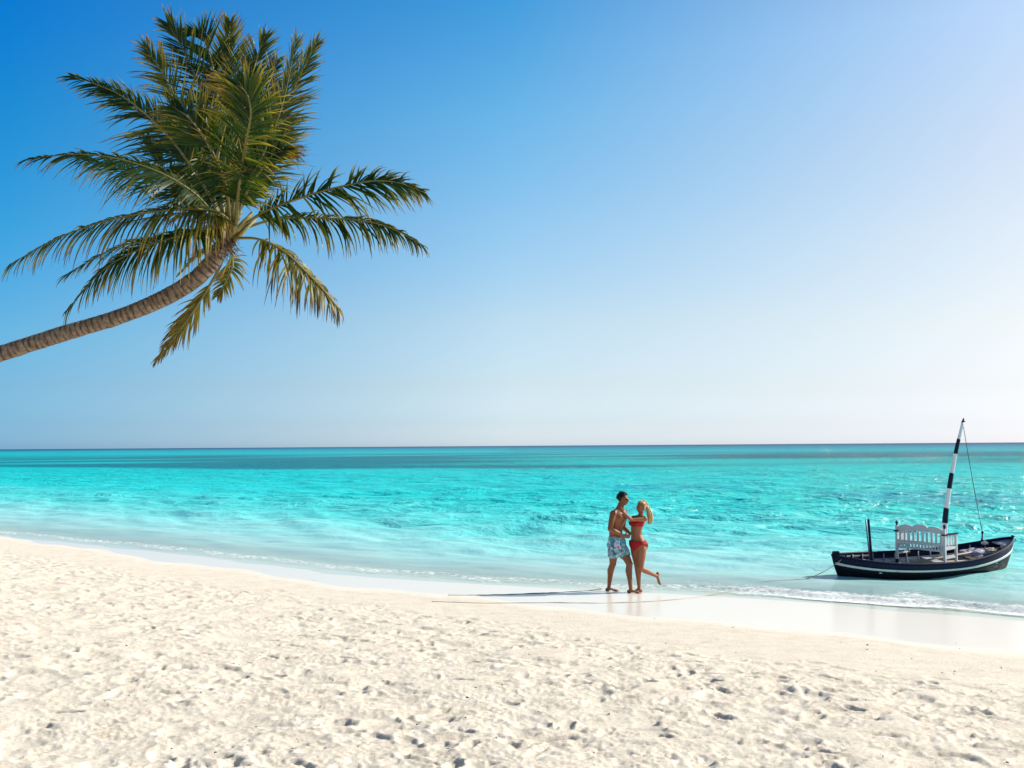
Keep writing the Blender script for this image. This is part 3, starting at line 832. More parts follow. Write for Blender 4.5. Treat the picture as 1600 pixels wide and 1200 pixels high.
# stems
def stem(u, up):
    bm = bmesh.new()
    pts = [V((stem_x(u, v), 0, keel(u) + (sheer(u) - keel(u)) * v ** 1.25)) for v in lv(0, 1, 8)]
    pts.append(pts[-1] + V(((-.02 if u < .5 else .02), 0, up)))
    add_tube(bm, pts, [.030] * 8 + [.036, .036], 8)
    return obj('stem_post', bm, NAVY, boat, True)
stem(0, .02); stem(1, .05)
bm = bmesh.new()
add_box(bm, (-HALFL + .06, 0, sheer(0) + .03), (.13, .07, .10)); bmesh.ops.bevel(bm, geom=bm.edges[:], offset=.012, segments=2)
obj('bow_block', bm, NAVY, boat)
STEEL = simple('galvanised_ring', (.5, .5, .48), .35, .2, 20, 0, metallic=.8)
bm = bmesh.new()
cR = V((HALFL + .035, 0, sheer(1) - .04))
add_tube(bm, [cR + V((0, .0, 0)) + V((math.cos(a) * .045, 0, math.sin(a) * .045)) for a in lv(0, 2 * math.pi, 16)], .010, 6, caps=False)
obj('mooring_ring', bm, STEEL, boat, True)
bm = bmesh.new()
bL = V((-HALFL + .22, -.10, sheer(.05) + .02)); add_box(bm, bL, (.03, .03, .09)); add_box(bm, bL + V((0, 0, .03)), (.10, .022, .022))
obj('cleat', bm, NAVY, boat)
bL2 = V((HALFL - .55, .16, sheer(.87) + .03)); bm = bmesh.new(); add_box(bm, bL2, (.12, .08, .04)); add_box(bm, bL2 + V((0, 0, .03)), (.06, .04, .03))
obj('cleat', bm, GREYP, boat)
# keel line under the hull
bm = bmesh.new(); add_box(bm, (0, 0, -.21), (BL * .84, .05, .07)); obj('keel', bm, HULLB, boat)
# mast
yl = .05
mast_px = [(1474, 856), (1475.5, 832), (1477.5, 805), (1480.5, 780), (1485, 751), (1490, 724), (1495.5, 697), (1501, 675), (1504.3, 660)]
mp = [bl(a, b, yl) for a, b in mast_px]
mp = [mp[0] + (mp[0] - mp[1]) * .55] + mp
mc = [V(r_) for r_ in smooth_curve([tuple(p) for p in mp], 60)]
def mr(i): return .064 - .036 * (i / 59)
bm = bmesh.new(); add_tube(bm, mc, [mr(i) for i in range(60)], 18)
mast = obj('mast', bm, simple('mast_white_paint', (.74, .75, .75), .4, .1, 8, .05), boat, True)
def mast_i(py):
    best = min(range(60), key=lambda i: abs((lambda w: (w.y, w))(project(mc[i]))[0] - py)); return best
def project(pl):
    w = BM_ @ pl - V((0, 0, CAM_Z)); c = CAM_R.transposed() @ w
    return V((800 + c.x / -c.z * FPX, 600 - c.y / -c.z * FPX, 0))
for ya, yb in ((686, 709), (739, 763), (793.5, 817)):
    pys = [project(p).y for p in mc]
    fa = float(np.interp(-ya, [-v for v in pys], range(60))); fb = float(np.interp(-yb, [-v for v in pys], range(60)))
    ii = lv(fb, fa, 8)
    pts = [mc[int(i)].lerp(mc[min(59, int(i) + 1)], i - int(i)) for i in ii]
    bm = bmesh.new(); add_tube(bm, pts, [mr(i) + .0025 for i in ii], 18); obj('painted_band', bm, NAVY, mast, True)
bm = bmesh.new(); add_tube(bm, [mc[-1], mc[-1] + (mc[-1] - mc[-3]).normalized() * .09], [.028, .012], 10)
add_tube(bm, [mc[-1] + V((-.03, 0, .01)), mc[-1] + V((.06, 0, .02))], [.012, .012], 6)
obj('mast_cap', bm, NAVY, mast, True)
# stay and its post
sp0 = bl(1534, 858, .28); sp1 = bl(1535, 832, .28)
bm = bmesh.new(); add_tube(bm, [sp0 - V((0, 0, .12)), sp0, sp1], [.022, .020, .015], 8); add_blob(bm, sp1, (.026, .026, .032)); add_blob(bm, sp0.lerp(sp1, .55), (.032, .03, .022))
obj('stay_post', bm, NAVY, boat, True)
bm = bmesh.new(); s0 = mc[-1]
add_tube(bm, [s0.lerp(sp1, t) + V((0, 0, -.05 * math.sin(math.pi * t))) for t in lv(0, 1, 12)], .0065, 5)
obj('stay_line', bm, ROPED, boat, True)

# things lying or standing in the boat
def in_boat(name, label, cat, group=None):
    o = empty(name, (0, 0, 0), label, cat); o.matrix_basis = BM_.copy()
    if group: o['group'] = group
    return o
def bmesh_obj_in_boat(name, bm, m, label, cat, smooth=True, group=None):
    o = obj(name, bm, m, None, smooth); o.matrix_basis = BM_.copy(); tag(o, label, cat, group); return o
for i, (a, b_, rr, lab) in enumerate((((1352.5, 811.5), (1358.5, 868), .014, 'thinner, farther of the two upright poles standing near the left end of the boat'),
                                ((1356.8, 811.5), (1361.8, 874), .025, 'thicker, nearer dark pole standing upright near the left end of the boat'))):
    y_ = .05 if i == 0 else -.18
    bm = bmesh.new(); t_ = bl(*a, y_); f_ = bl(*b_, y_); f2 = f_ + (f_ - t_).normalized() * .14
    add_tube(bm, [t_, t_.lerp(f2, .5), f2], [rr * .9, rr, rr * 1.05], 12)
    bmesh_obj_in_boat('upright_pole', bm, NAVY if i else simple('pole_grey_paint', (.12, .14, .17), .45), lab, 'pole')
# oars
def oar(p0, p1, lab):
    t = in_boat('oar', lab, 'oar'); d = (p1 - p0).normalized()
    bm = bmesh.new(); add_tube(bm, [p0, p0.lerp(p1, .85)], [.017, .02], 8); obj('shaft', bm, WOOD, t, True)
    bm = bmesh.new(); a, b_ = frame_of(d)
    add_tube(bm, [p0.lerp(p1, .8), p0.lerp(p1, .86), p0.lerp(p1, .95), p1], [.018, .05, .065, .05], 10, squash=.18); obj('blade', bm, WHITEP, t, True)
oar(V((-.95, -.28, .27)), V((1.62, .10, .40)), 'long wooden oar lying lengthwise in the boat under the white bench')
oar(V((-1.25, .02, .24)), V((1.0, -.30, .28)), 'second wooden oar lying aslant across the first inside the boat')
# crumpled cloth / sail in the right end
def cloth(name, c, s_, m_, lab, seed, cat='cloth'):
    bm = bmesh.new()
    bmesh.ops.create_icosphere(bm, subdivisions=4, radius=1)
    for v in bm.verts:
        n_ = mnoise.noise(V(v.co) * 1.9 + V((seed, 0, 0))) * .45 + mnoise.noise(V(v.co) * 4.5 + V((0, seed, 0))) * .2
        v.co = V(c) + V((v.co.x * s_[0] * (1 + n_), v.co.y * s_[1] * (1 + n_), max(v.co.z, -.6) * s_[2] * (1 + 1.3 * n_)))
    return bmesh_obj_in_boat(name, bm, m_, lab, cat)
cloth('folded_sail', (1.30, .12, .33), (.30, .20, .085), simple('sail_cloth', (.46, .44, .50), .9, .25, 8, .3, wear=((.25, .22, .36), .55)), 'crumpled greyish sail cloth bundled in the right end of the boat', 3.1)
cloth('folded_awning', (1.62, .02, .38), (.17, .15, .06), simple('tan_cloth', (.50, .42, .33), .9, .3, 9, .3), 'small heap of tan cloth at the raised tip of the boat', 7.7)
cloth('dark_bundle', (1.12, -.12, .27), (.32, .12, .045), DARKW, 'dark brown bundle lying on the boat floor beside the sail cloth', 5.5, 'bundle')
# coil of line on the floor
bm = bmesh.new(); pts = []
for i in range(90):
    a = i * .42; rr = .13 + .03 * math.sin(i * .31)
    pts.append(V((-.55 + math.cos(a) * rr * 1.7 + i * .004, -.05 + math.sin(a) * rr, .075 + .0006 * i + .01 * math.sin(i * .7))))
add_tube(bm, pts, .009, 5)
bmesh_obj_in_boat('coiled_rope', bm, ROPE, 'loose coil of pale rope on the boat floor left of the bench', 'rope')

# ---- white bench in the boat
BW, BD = 1.04, .46
bp0 = bl(1402, 872, .44)
phi = math.radians(51)
bench = empty('garden_bench', (0, 0, 0), 'white slatted garden bench with navy finials standing inside the boat', 'bench')
foot = BM_ @ V((bp0.x, bp0.y, .06))
foot = P(1402, 873, foot.y)
bench.location = foot
bench.rotation_euler = (math.radians(1), math.radians(1.5), -phi)
WB = simple('bench_white_paint', (.58, .58, .58), .6, .1, 10, .05, wear=((.42, .42, .43), .66))
WBL = WB
Hs, Ht = .36, .715
def bench_part(name, c, s_, m_=WB, bev=.004, parent=None, rot=None):
    bm = bmesh.new(); add_box(bm, c, s_, rot)
    if bev: bmesh.ops.bevel(bm, geom=bm.edges[:], offset=bev, segments=1)
    return obj(name, bm, m_, parent or bench)
for x_ in (0, BW):
    p_ = bench_part('back_post', (x_, 0, Ht / 2), (.048, .048, Ht))
    bm = bmesh.new()
    add_tube(bm, [V((x_, 0, Ht)), V((x_, 0, Ht + .015)), V((x_, 0, Ht + .03)), V((x_, 0, Ht + .05)), V((x_, 0, Ht + .075)), V((x_, 0, Ht + .10))], [.026, .014, .028, .032, .016, .004], 12)
    obj('finial', bm, NAVY, p_, True)
    bench_part('front_leg', (x_, BD, .56 / 2), (.046, .046, .56))
    bench_part('side_rail', (x_, BD / 2, Hs - .05), (.03, BD - .05, .06))
    bench_part('side_stretcher', (x_, BD / 2, .12), (.026, BD - .05, .035))
    bm = bmesh.new()
    add_box(bm, (x_, BD / 2 - .01, .59), (.075, BD + .10, .028)); bmesh.ops.bevel(bm, geom=bm.edges[:], offset=.01, segments=2)
    obj('armrest', bm, NAVY, bench)
    for k in range(3):
        bench_part('side_slat', (x_, .12 + k * .115, .475), (.016, .035, .19))
bench_part('bottom_rail', (BW / 2, 0, Hs + .03), (BW - .05, .028, .055))
bench_part('bottom_rail', (BW / 2, 0, .26), (BW - .05, .028, .04))
# scalloped crest rail
bm = bmesh.new(); n_ = 48; fr_, bk_ = [], []
for i in range(n_ + 1):
    t = i / n_; x_ = .026 + t * (BW - .052)
    zt = Ht - .035 + .05 * abs(math.sin(t * math.pi * 3)) ** .8 * (1.0 if .33 < t < .67 else .8) + .035 * math.sin(math.pi * t)
    zb = Ht - .115 + .02 * math.sin(math.pi * t)
    fr_.append((bm.verts.new((x_, -.014, zt)), bm.verts.new((x_, -.014, zb)))); bk_.append((bm.verts.new((x_, .014, zt)), bm.verts.new((x_, .014, zb))))
for i in range(n_):
    bm.faces.new((fr_[i][0], fr_[i][1], fr_[i + 1][1], fr_[i + 1][0])); bm.faces.new((bk_[i][1], bk_[i][0], bk_[i + 1][0], bk_[i + 1][1]))
    bm.faces.new((fr_[i][0], fr_[i + 1][0], bk_[i + 1][0], bk_[i][0])); bm.faces.new((fr_[i][1], bk_[i][1], bk_[i + 1][1], fr_[i + 1][1]))
bm.faces.new((fr_[0][0], bk_[0][0], bk_[0][1], fr_[0][1])); bm.faces.new((fr_[-1][0], fr_[-1][1], bk_[-1][1], bk_[-1][0]))
bmesh.ops.recalc_face_normals(bm, faces=bm.faces); obj('crest_rail', bm, WB, bench)
for k in range(10):
    x_ = .026 + (BW - .052) * (k + .5 + .0) / 10
    bench_part('back_slat', (x_ , .001, (Hs + .057 + Ht - .105) / 2), (.046, .014, Ht - .105 - Hs - .057), bev=.002)
for k in range(14):
    x_ = .026 + (BW - .052) * (k + .5) / 14
    bench_part('apron_slat', (x_, .001, (.28 + Hs + .0025) / 2), (.036, .014, Hs - .28), bev=.002)
for k in range(5):
    bench_part('seat_slat', (BW / 2, .055 + k * .088, Hs + .008 - .02), (BW - .055, .072, .02))
bench_part('front_rail', (BW / 2, BD, Hs - .045), (BW - .05, .026, .06))
for k in range(4):   # small dark fixings on the back slats
    bm = bmesh.new(); x_ = .026 + (BW - .052) * (k + 1.0) / 10
    add_tube(bm, [V((x_ - .012, -.02, .565 + .012 * k)), V((x_ + .012, -.02, .58 + .012 * k))], .012, 8); obj('back_knob', bm, NAVY, bench, True)
# legs reach the floor of the heeled boat: carry them down a little
for x_ in (0, BW):
    for y_ in (0, BD):
        bench_part('foot_block', (x_, y_, -.075), (.055, .055, .15), NAVY)

# ------------------------------------------------------------------ ropes
def rope_on_ground(pix, r_, m_, name, lab, first=None, sag=True):
    pts = []
    for a, b_ in pix:
        h_ = hit(a, b_); pts.append((h_.x, h_.y, max(0.012, h_.z) + r_ * .8 + .005))
    c = [V(p) for p in smooth_curve(pts, 160)]
    for i_, p in enumerate(c): p.z = max(.018, gz(p.x, p.y)) + r_ * (.25 + .8 * mnoise.noise(V((i_ * .16, r_ * 90, 0)))); p.y += .03 * mnoise.noise(V((i_ * .09, 5, r_ * 50)))
    if first: c = first(c)
    bm = bmesh.new(); add_tube(bm, c, r_, 7)
    return tag(obj(name, bm, m_, None, True), lab, 'rope')
def from_bow(c):
    a = BM_ @ bL; b0 = P(1308, 880, 20.2); e = c[0]
    pre = []
    for t in lv(0, 1, 30)[:-1]:
        q_ = a.lerp(e, t); q_.z = a.z * (1 - t) + e.z * t - .10 * math.sin(math.pi * t) ; pre.append(q_)
    return pre + c
rope_on_ground([(1236, 911), (1190, 918), (1130, 928), (1075, 935), (1010, 940.5), (940, 942.5), (860, 942), (760, 942.5), (675, 940)], .008, ROPE, 'mooring_rope',
               'long pale mooring rope from the boat, crossing the wet sand to the left', from_bow)
rope_on_ground([(940, 921.5), (905, 924), (870, 926), (820, 928), (750, 930), (700, 930)], .008, ROPED, 'dark_rope',
               'dark rope lying on the wet sand left of the couple')

# ------------------------------------------------------------------ the couple
CY = 18.4
def skin_material(name, c1, c2):
    m, N, L, b = mat(name)
    tc = N.new('ShaderNodeTexCoord'); nz = N.new('ShaderNodeTexNoise'); nz.inputs['Scale'].default_value = 5; nz.inputs['Detail'].default_value = 4
    L.new(tc.outputs['Object'], nz.inputs['Vector']); r = ramp(N, [(.3, c1), (.7, c2)]); L.new(nz.outputs['Fac'], r.inputs[0]); L.new(r.outputs[0], b.inputs['Base Color'])
    b.inputs['Roughness'].default_value = .52; b.inputs['Specular IOR Level'].default_value = .4
    b.inputs['Subsurface Weight'].default_value = .12; b.inputs['Subsurface Radius'].default_value = (.02, .008, .004); b.inputs['Subsurface Scale'].default_value = 1
    return m
SKM = skin_material('tanned_skin', (.19, .062, .020), (.24, .085, .030))
SKW = skin_material('fair_tanned_skin', (.25, .090, .033), (.31, .12, .048))
def M(px, py, d=0.0): return P(px, py, CY + d)

def loft(bm, rings, F_, n=28, p=2.3, closed=True):
    """rings: (centre, half width across, half depth, optional twist yaw); F_ = facing"""
    F_ = V(F_).normalized(); R_ = V((F_.y, -F_.x, 0))
    rs = []
    for c, a, b_ in rings:
        row = []
        for k in range(n):
            th = 2 * math.pi * k / n; ct, st = math.cos(th), math.sin(th)
            ct = math.copysign(abs(ct) ** (2 / p), ct); st = math.copysign(abs(st) ** (2 / p), st)
            row.append(bm.verts.new(V(c) + R_ * ct * a + F_ * st * b_))
        rs.append(row)
    for r0, r1 in zip(rs, rs[1:]):
        for k in range(n): bm.faces.new((r0[k], r0[(k + 1) % n], r1[(k + 1) % n], r1[k]))
    if closed: bm.faces.new(rs[0][::-1]); bm.faces.new(rs[-1])
    return rs

def hand(bm, wrist, dirv, palm_n, thumb_side, size=1.0):
    """palm and five separate, slightly curled fingers"""
    d = V(dirv).normalized(); n_ = V(palm_n); n_ = (n_ - d * n_.dot(d)).normalized(); s_ = d.cross(n_).normalized() * thumb_side
    R_ = Matrix((d, s_, n_)).transposed()
    pc = V(wrist) + d * .05 * size
    add_blob(bm, pc, (.056 * size, .042 * size, .017 * size), R_, 16)
    for k, (ln, o_) in enumerate(((.072, .030), (.080, .011), (.075, -.009), (.058, -.028))):
        b0 = pc + d * .036 * size + s_ * o_ * size
        dd = (d + s_ * o_ * 2.5).normalized()
        p1 = b0 + dd * ln * .45 * size; d2 = (dd + n_ * .55).normalized(); p2 = p1 + d2 * ln * .32 * size; d3 = (d2 + n_ * .5).normalized(); p3 = p2 + d3 * ln * .23 * size
        add_limb(bm, [b0 - dd * .015, p1, p2, p3], [.0095 * size, .009 * size, .0083 * size, .007 * size], 8)
    t0 = pc - d * .025 * size + s_ * .028 * size; td = (d * .65 + s_ * .75 + n_ * .25).normalized()
    p1 = t0 + td * .035 * size; p2 = p1 + (td + n_ * .3 + d * .3).normalized() * .028 * size
    add_limb(bm, [t0, p1, p2], [.013 * size, .011 * size, .0085 * size], 8)

def foot_(bm, ankle, toe_dir, sole_z, L_=.25, up=V((0, 0, 1))):
    d = V(toe_dir).normalized(); s_ = d.cross(up).normalized(); R_ = Matrix((d, s_, s_.cross(d))).transposed()
    a = V(ankle)
    heel = V((a.x, a.y, 0)) ; heel.z = sole_z + .032
    if sole_z is None: pass
    add_blob(bm, heel - d * .03, (.042, .033, .034), R_, 14)
    add_limb(bm, [a, heel + V((0, 0, .02))], [.034, .036], 12)
    mid = heel + d * L_ * .35 + V((0, 0, .0)); ball = heel + d * L_ * .58 - V((0, 0, .012))
    add_tube(bm, [heel - d * .02, heel + d * L_ * .15 + V((0, 0, .018)), mid, ball, ball + d * .03], [.026, .034, .031, .032, .025], 14, squash=.62)
    for k in range(5):
        o_ = (k - 2) * .0155
        b0 = ball + s_ * o_ + d * (.018 - .004 * abs(k - 1)); add_limb(bm, [b0, b0 + d * (.040 - .005 * k) - V((0, 0, .006))], [.011, .009], 8)

def finish_body(name, bm, m_, parent, voxel=.0062, it=3):
    o = obj(name, bm, m_, parent, True)
    md = o.modifiers.new('fuse', 'REMESH'); md.mode = 'VOXEL'; md.voxel_size = voxel; md.use_smooth_shade = True
    ms = o.modifiers.new('soften', 'SMOOTH'); ms.iterations = it; ms.factor = .6
    return o

def head(bm, c, F_, tilt=0, k=1.0):
    """skull, jaw, nose, lips, brow, eye sockets' rims and ears; F_ is where the face looks"""
    F_ = V(F_).normalized(); R_ = V((F_.y, -F_.x, 0)).normalized(); U_ = R_.cross(F_).normalized()
    if U_.z < 0: U_ = -U_
    B = Matrix((R_, F_, U_)).transposed()
    q_ = lambda r, f, u: V(c) + (R_ * r + F_ * f + U_ * u) * k
    add_blob(bm, q_(0, -.012, .028), (.074 * k, .095 * k, .088 * k), B, 22)
    add_blob(bm, q_(0, .022, -.020), (.060 * k, .070 * k, .085 * k), B, 20)
    add_blob(bm, q_(0, .052, -.078), (.028 * k, .030 * k, .022 * k), B, 12)      # chin
    for sd in (-1, 1):
        add_limb(bm, [q_(sd * .055, -.01, -.045), q_(sd * .030, .05, -.074)], [.022 * k, .022 * k], 10)   # jaw
        add_blob(bm, q_(sd * .036, .070, -.012), (.020 * k, .016 * k, .016 * k), B, 10)                    # cheek
        add_limb(bm, [q_(sd * .012, .090, .022), q_(sd * .045, .078, .024)], [.008 * k, .008 * k], 8)      # brow
        add_blob(bm, q_(sd * .076, -.012, .0), (.009 * k, .020 * k, .032 * k), B, 10)                      # ear
        add_blob(bm, q_(sd * .028, .081, .006), (.012 * k, .008 * k, .007 * k), B, 8)                      # eyelid
    add_limb(bm, [q_(0, .088, .018), q_(0, .104, -.010), q_(0, .110, -.020)], [.008 * k, .010 * k, .012 * k], 10)  # nose
    add_blob(bm, q_(0, .093, -.044), (.022 * k, .009 * k, .0055 * k), B, 10)
    add_blob(bm, q_(0, .090, -.054), (.019 * k, .009 * k, .006 * k), B, 10)
    return q_, B

def eyes(q_, parent, skin_k=1.0):
    for sd in (-1, 1):
        bm = bmesh.new(); add_blob(bm, q_(sd * .028, .0835, .003), (.0095, .009, .0062), None, 10); obj('eye', bm, EYE, parent, True)
        
EYE = simple('eye_dark', (.05, .03, .02), .2)
HAIRD = simple('dark_hair', (.013, .009, .007), .45, .4, 60, .6)
HAIRB = simple('blonde_hair', (.62, .44, .20), .5, .35, 50, .6, col2=(.38, .24, .09))

def gfoot(px, d, py): 
    p = M(px, py, d); return p

# --- man
mF = V((.80, -.60, 0)); mR = V((mF.y, -mF.x, 0))
mfootA = M(985.5, 914, -.17); mfootB = M(951.5, 911, .12)
zA = gz(mfootA.x, mfootA.y); zB = gz(mfootB.x, mfootB.y)
man = empty('person', (M(968, 920, 0).x, CY, (zA + zB) / 2), 'shirtless dark haired man in sunglasses and patterned swim shorts holding the woman by the waist', 'person')
ML = lambda v: V(v) - V(man.location)
class Loc:
    pass
def local_bm(): return bmesh.new()
bm = bmesh.new()
T = [(M(965, 856, 0), .125, .095), (M(964.5, 850, 0), .158, .118), (M(963.5, 843, 0), .162, .120), (M(962, 833, 0), .140, .104), (M(962.5, 824, 0), .148, .110),
     (M(964, 815, 0), .180, .132), (M(965.5, 807.5, 0), .194, .138), (M(966.5, 801.5, 0), .190, .122), (M(967, 797.5, 0), .130, .085), (M(967.5, 795, 0), .07, .06)]
loft(bm, T, mF)
for sd in (-1, 1):   # pectorals, lats, glutes
    add_blob(bm, M(965.5, 808, 0) + mF * .085 + mR * sd * .078, (.078, .078, .055), None, 16)
    add_blob(bm, M(964.5, 852, 0) - mF * .06 + mR * sd * .07, (.085, .085, .09), None, 16)
    add_limb(bm, [M(967, 797, 0) + mR * sd * .04, M(966.5, 800.5, 0) + mR * sd * .16], [.045, .05], 12)
shR = M(966.3, 802, 0) + mR * .185; shL = M(966.3, 802, 0) - mR * .185
for s_ in (shR, shL): add_blob(bm, s_, (.062, .062, .066), None, 16)
elR = M(953, 826.5, -.24); wrR = M(974.5, 837.5, -.17)
add_limb(bm, [shR, shR.lerp(elR, .45), elR], [.062, .058, .042]); add_limb(bm, [elR, elR.lerp(wrR, .3), wrR], [.044, .046, .029])
hand(bm, wrR, M(986, 838.5, -.10) - wrR, V((0, 1, 0)), 1)
elL = M(974, 824, .27); wrL = M(985, 833.5, .17)
add_limb(bm, [shL, shL.lerp(elL, .45), elL], [.060, .056, .042]); add_limb(bm, [elL, elL.lerp(wrL, .3), wrL], [.044, .046, .029])
hand(bm, wrL, M(995, 835, .16) - wrL, V((.3, -1, 0)), -1)
hpR = M(963.5, 853, 0) + mR * .088; hpL = M(965, 853, 0) - mR * .088
knL = M(983.5, 881, -.10); knR = M(957.5, 881, .0)
anA = V((mfootA.x, mfootA.y, zA + .085)); anB = V((mfootB.x, mfootB.y, zB + .085))
def leg(bm, h, k, a, sc=1.0, F_=V((0, 0, 0))):
    sc *= 1.08
    add_limb(bm, [h, h.lerp(k, .35), h.lerp(k, .75), k], [.092 * sc, .086 * sc, .066 * sc, .056 * sc], 16)
    m1 = k.lerp(a, .3) - F_ * .022
    add_limb(bm, [k, m1, k.lerp(a, .6) - F_ * .01, a], [.053 * sc, .058 * sc, .043 * sc, .031 * sc], 16)
    add_blob(bm, k + F_ * .022, (.042 * sc, .042 * sc, .048 * sc))
leg(bm, hpL, knL, anA, 1, mF); leg(bm, hpR, knR, anB, 1, mF)
foot_(bm, anA, V((.93, -.3, 0)), zA - .004, .225); foot_(bm, anB, V((.97, -.15, 0)), zB - .004, .225)
hc = M(973.3, 780.3, 0)
add_limb(bm, [M(967.3, 797.5, 0), M(971.0, 787, 0)], [.072, .060])
mHF = V((.955, -.24, -.12))
q_, B_ = head(bm, hc, mHF)
bmesh.ops.translate(bm, verts=bm.verts, vec=-V(man.location))
finish_body('body', bm, SKM, man)
def qm(r_, f_, u_): return ML(q_(r_, f_, u_))
def hair_shell(bm, q, B, rx, rf, ru, keep, seed, n=24, amp=.05):
    """a thick cap of hair round the skull; keep(r, f, u) says where hair grows"""
    bmesh.ops.create_icosphere(bm, subdivisions=5, radius=1)
    dead = []
    for v in bm.verts:
        d = V(v.co); nn = mnoise.noise(d * 6 + V((seed, 0, 0))) * amp + mnoise.noise(d * 14 + V((0, seed, 0))) * amp * .5
        k_ = keep(d.x, d.y, d.z)
        s_ = (1 + nn) * (.80 + .20 * k_)
        v.co = q(d.x * rx * s_, d.y * rf * s_ - .012, d.z * ru * s_ + .026)
bm = bmesh.new()
hair_shell(bm, qm, B_, .086, .112, .112, lambda r_, f_, u_: 1 if (u_ > .30 + .40 * max(0, f_) or (f_ < -.05 and u_ > -.72 - .5 * f_)) and not (f_ > .62 and u_ < .62) else 0, 1.7, amp=.09)
hr_ = random.Random(3)
for k in range(150):
    d = V((hr_.gauss(0, 1), hr_.gauss(-.3, 1), abs(hr_.gauss(.6, .6)))).normalized()
    a_ = (d.x * .076, d.y * .098 - .012, d.z * .100 + .026); o_ = V((hr_.gauss(0, .3), hr_.gauss(.3, .3), hr_.gauss(.3, .3)))
    e_ = (a_[0] + (d.x * .5 + o_.x) * .022, a_[1] + (d.y * .5 + o_.y) * .022, a_[2] + (d.z * .6 + o_.z) * .020)
    if d.y > .5 and d.z < .6: continue
    add_tube(bm, [qm(*a_), qm(*e_)], [.013, .005], 5)
obj('hair', bm, HAIRD, man, True)
bm = bmesh.new()
for sd in (-1, 1):
    add_blob(bm, qm(sd * .032, .096, .004), (.025, .012, .019), B_, 12)
    add_limb(bm, [qm(sd * .055, .088, .008), qm(sd * .080, .03, .010), qm(sd * .081, -.015, .004)], [.004, .004, .004], 6)
add_limb(bm, [qm(-.012, .100, .008), qm(.012, .100, .008)], [.004, .004], 6)
obj('sunglasses', bm, simple('black_lens', (.006, .006, .007), .08), man, True)

def shorts_material():
    m, N, L, b = mat('floral_swim_shorts')
    tc = N.new('ShaderNodeTexCoord')
    vz = N.new('ShaderNodeTexVoronoi'); vz.inputs['Scale'].default_value = 26; vz.inputs['Randomness'].default_value = 1
    nz = N.new('ShaderNodeTexNoise'); nz.inputs['Scale'].default_value = 14; nz.inputs['Detail'].default_value = 3
    mp = N.new('ShaderNodeMix'); mp.data_type = 'RGBA'; mp.inputs['Factor'].default_value = .15
    L.new(tc.outputs['Object'], mp.inputs['A']); L.new(nz.outputs['Color'], mp.inputs['B']); L.new(tc.outputs['Object'], nz.inputs['Vector'])
    L.new(mp.outputs['Result'], vz.inputs['Vector'])
    sx = N.new('ShaderNodeSeparateColor'); L.new(vz.outputs['Color'], sx.inputs[0])
    r = ramp(N, [(0, (.03, .13, .24)), (.14, (.05, .30, .38)), (.34, (.40, .52, .55)), (.56, (.12, .32, .28)), (.68, (.42, .12, .20)), (.73, (.20, .38, .46)), (.90, (.04, .08, .15))])
    r.color_ramp.interpolation = 'CONSTANT'
    L.new(sx.outputs[0], r.inputs[0]); L.new(r.outputs[0], b.inputs['Base Color']); b.inputs['Roughness'].default_value = .8
    return m
bm = bmesh.new()
loft(bm, [(M(963.8, 860, 0), .12, .09)] + [(M(964.8, 856, 0), .175, .130), (M(964.5, 850, 0), .190, .146), (M(963.5, 843, 0), .186, .142), (M(962.6, 839, 0), .160, .120), (M(962.4, 837.5, 0), .156, .116)], mF)
for h_, k_ in ((hpL, knL), (hpR, knR)):
    add_tube(bm, [h_ + (h_ - k_) * .05, h_.lerp(k_, .3), h_.lerp(k_, .55), h_.lerp(k_, .61)], [.10, .115, .104, .101], 18)
for sd in (-1, 1): add_blob(bm, M(964.5, 852, 0) - mF * .062 + mR * sd * .07, (.105, .105, .105))
bmesh.ops.translate(bm, verts=bm.verts, vec=-V(man.location))
finish_body('swim_shorts', bm, shorts_material(), man, .008, 3)
bm = bmesh.new()
for sd in (-1, 1):
    add_limb(bm, [ML(M(963, 839, 0) + mF * .122 + mR * .012 * sd), ML(M(963, 844, 0) + mF * .14 + mR * .03 * sd)], [.004, .004], 6)
obj('drawstring', bm, WHITEP, man, True)

# --- woman
wF = V((-.80, -.60, 0)); wR = V((wF.y, -wF.x, 0))   # her right: away from the camera
wfoot = M(998.5, 914, .02); zW = gz(wfoot.x, wfoot.y)
wom = empty('person', (M(998, 919, 0).x, CY, zW), 'blonde ponytailed woman in a red bikini with one foot kicked up behind her', 'person')
WL = lambda v: V(v) - V(wom.location)
bm = bmesh.new()
TW = [(M(998, 861, 0), .105, .085), (M(997.5, 855, 0), .148, .108), (M(997, 849, 0), .158, .112), (M(996, 842, 0), .132, .096), (M(994.5, 835, 0), .108, .082), (M(994.5, 828, 0), .112, .082),
      (M(995.5, 821, 0), .128, .090), (M(997, 815, 0), .134, .092), (M(998.5, 810.5, 0), .138, .078), (M(999.5, 807.5, 0), .112, .062), (M(1000.3, 805.3, 0), .05, .048)]
loft(bm, TW, wF)
for sd in (-1, 1):
    add_blob(bm, M(995.8, 817.5, 0) + wF * .075 + wR * sd * .062, (.055, .055, .055))
    add_blob(bm, M(998, 853, 0) - wF * .055 + wR * sd * .066, (.085, .085, .088))
    add_limb(bm, [M(1000, 807, 0) + wR * sd * .03, M(999.3, 809.3, 0) + wR * sd * .13], [.034, .038], 12)
wsR = M(999, 810, 0) + wR * .145; wsL = M(999, 810, 0) - wR * .145
for s_ in (wsR, wsL): add_blob(bm, s_, (.046, .046, .050))
weL = M(986.5, 812.5, -.20); wwL = M(974, 800.5, -.20)
add_limb(bm, [wsL, wsL.lerp(weL, .5), weL], [.040, .036, .029]); add_limb(bm, [weL, weL.lerp(wwL, .35), wwL], [.031, .031, .021])
hand(bm, wwL, M(967.5, 793.5, -.16) - wwL, V((0, 1, -.2)), -1, .92)
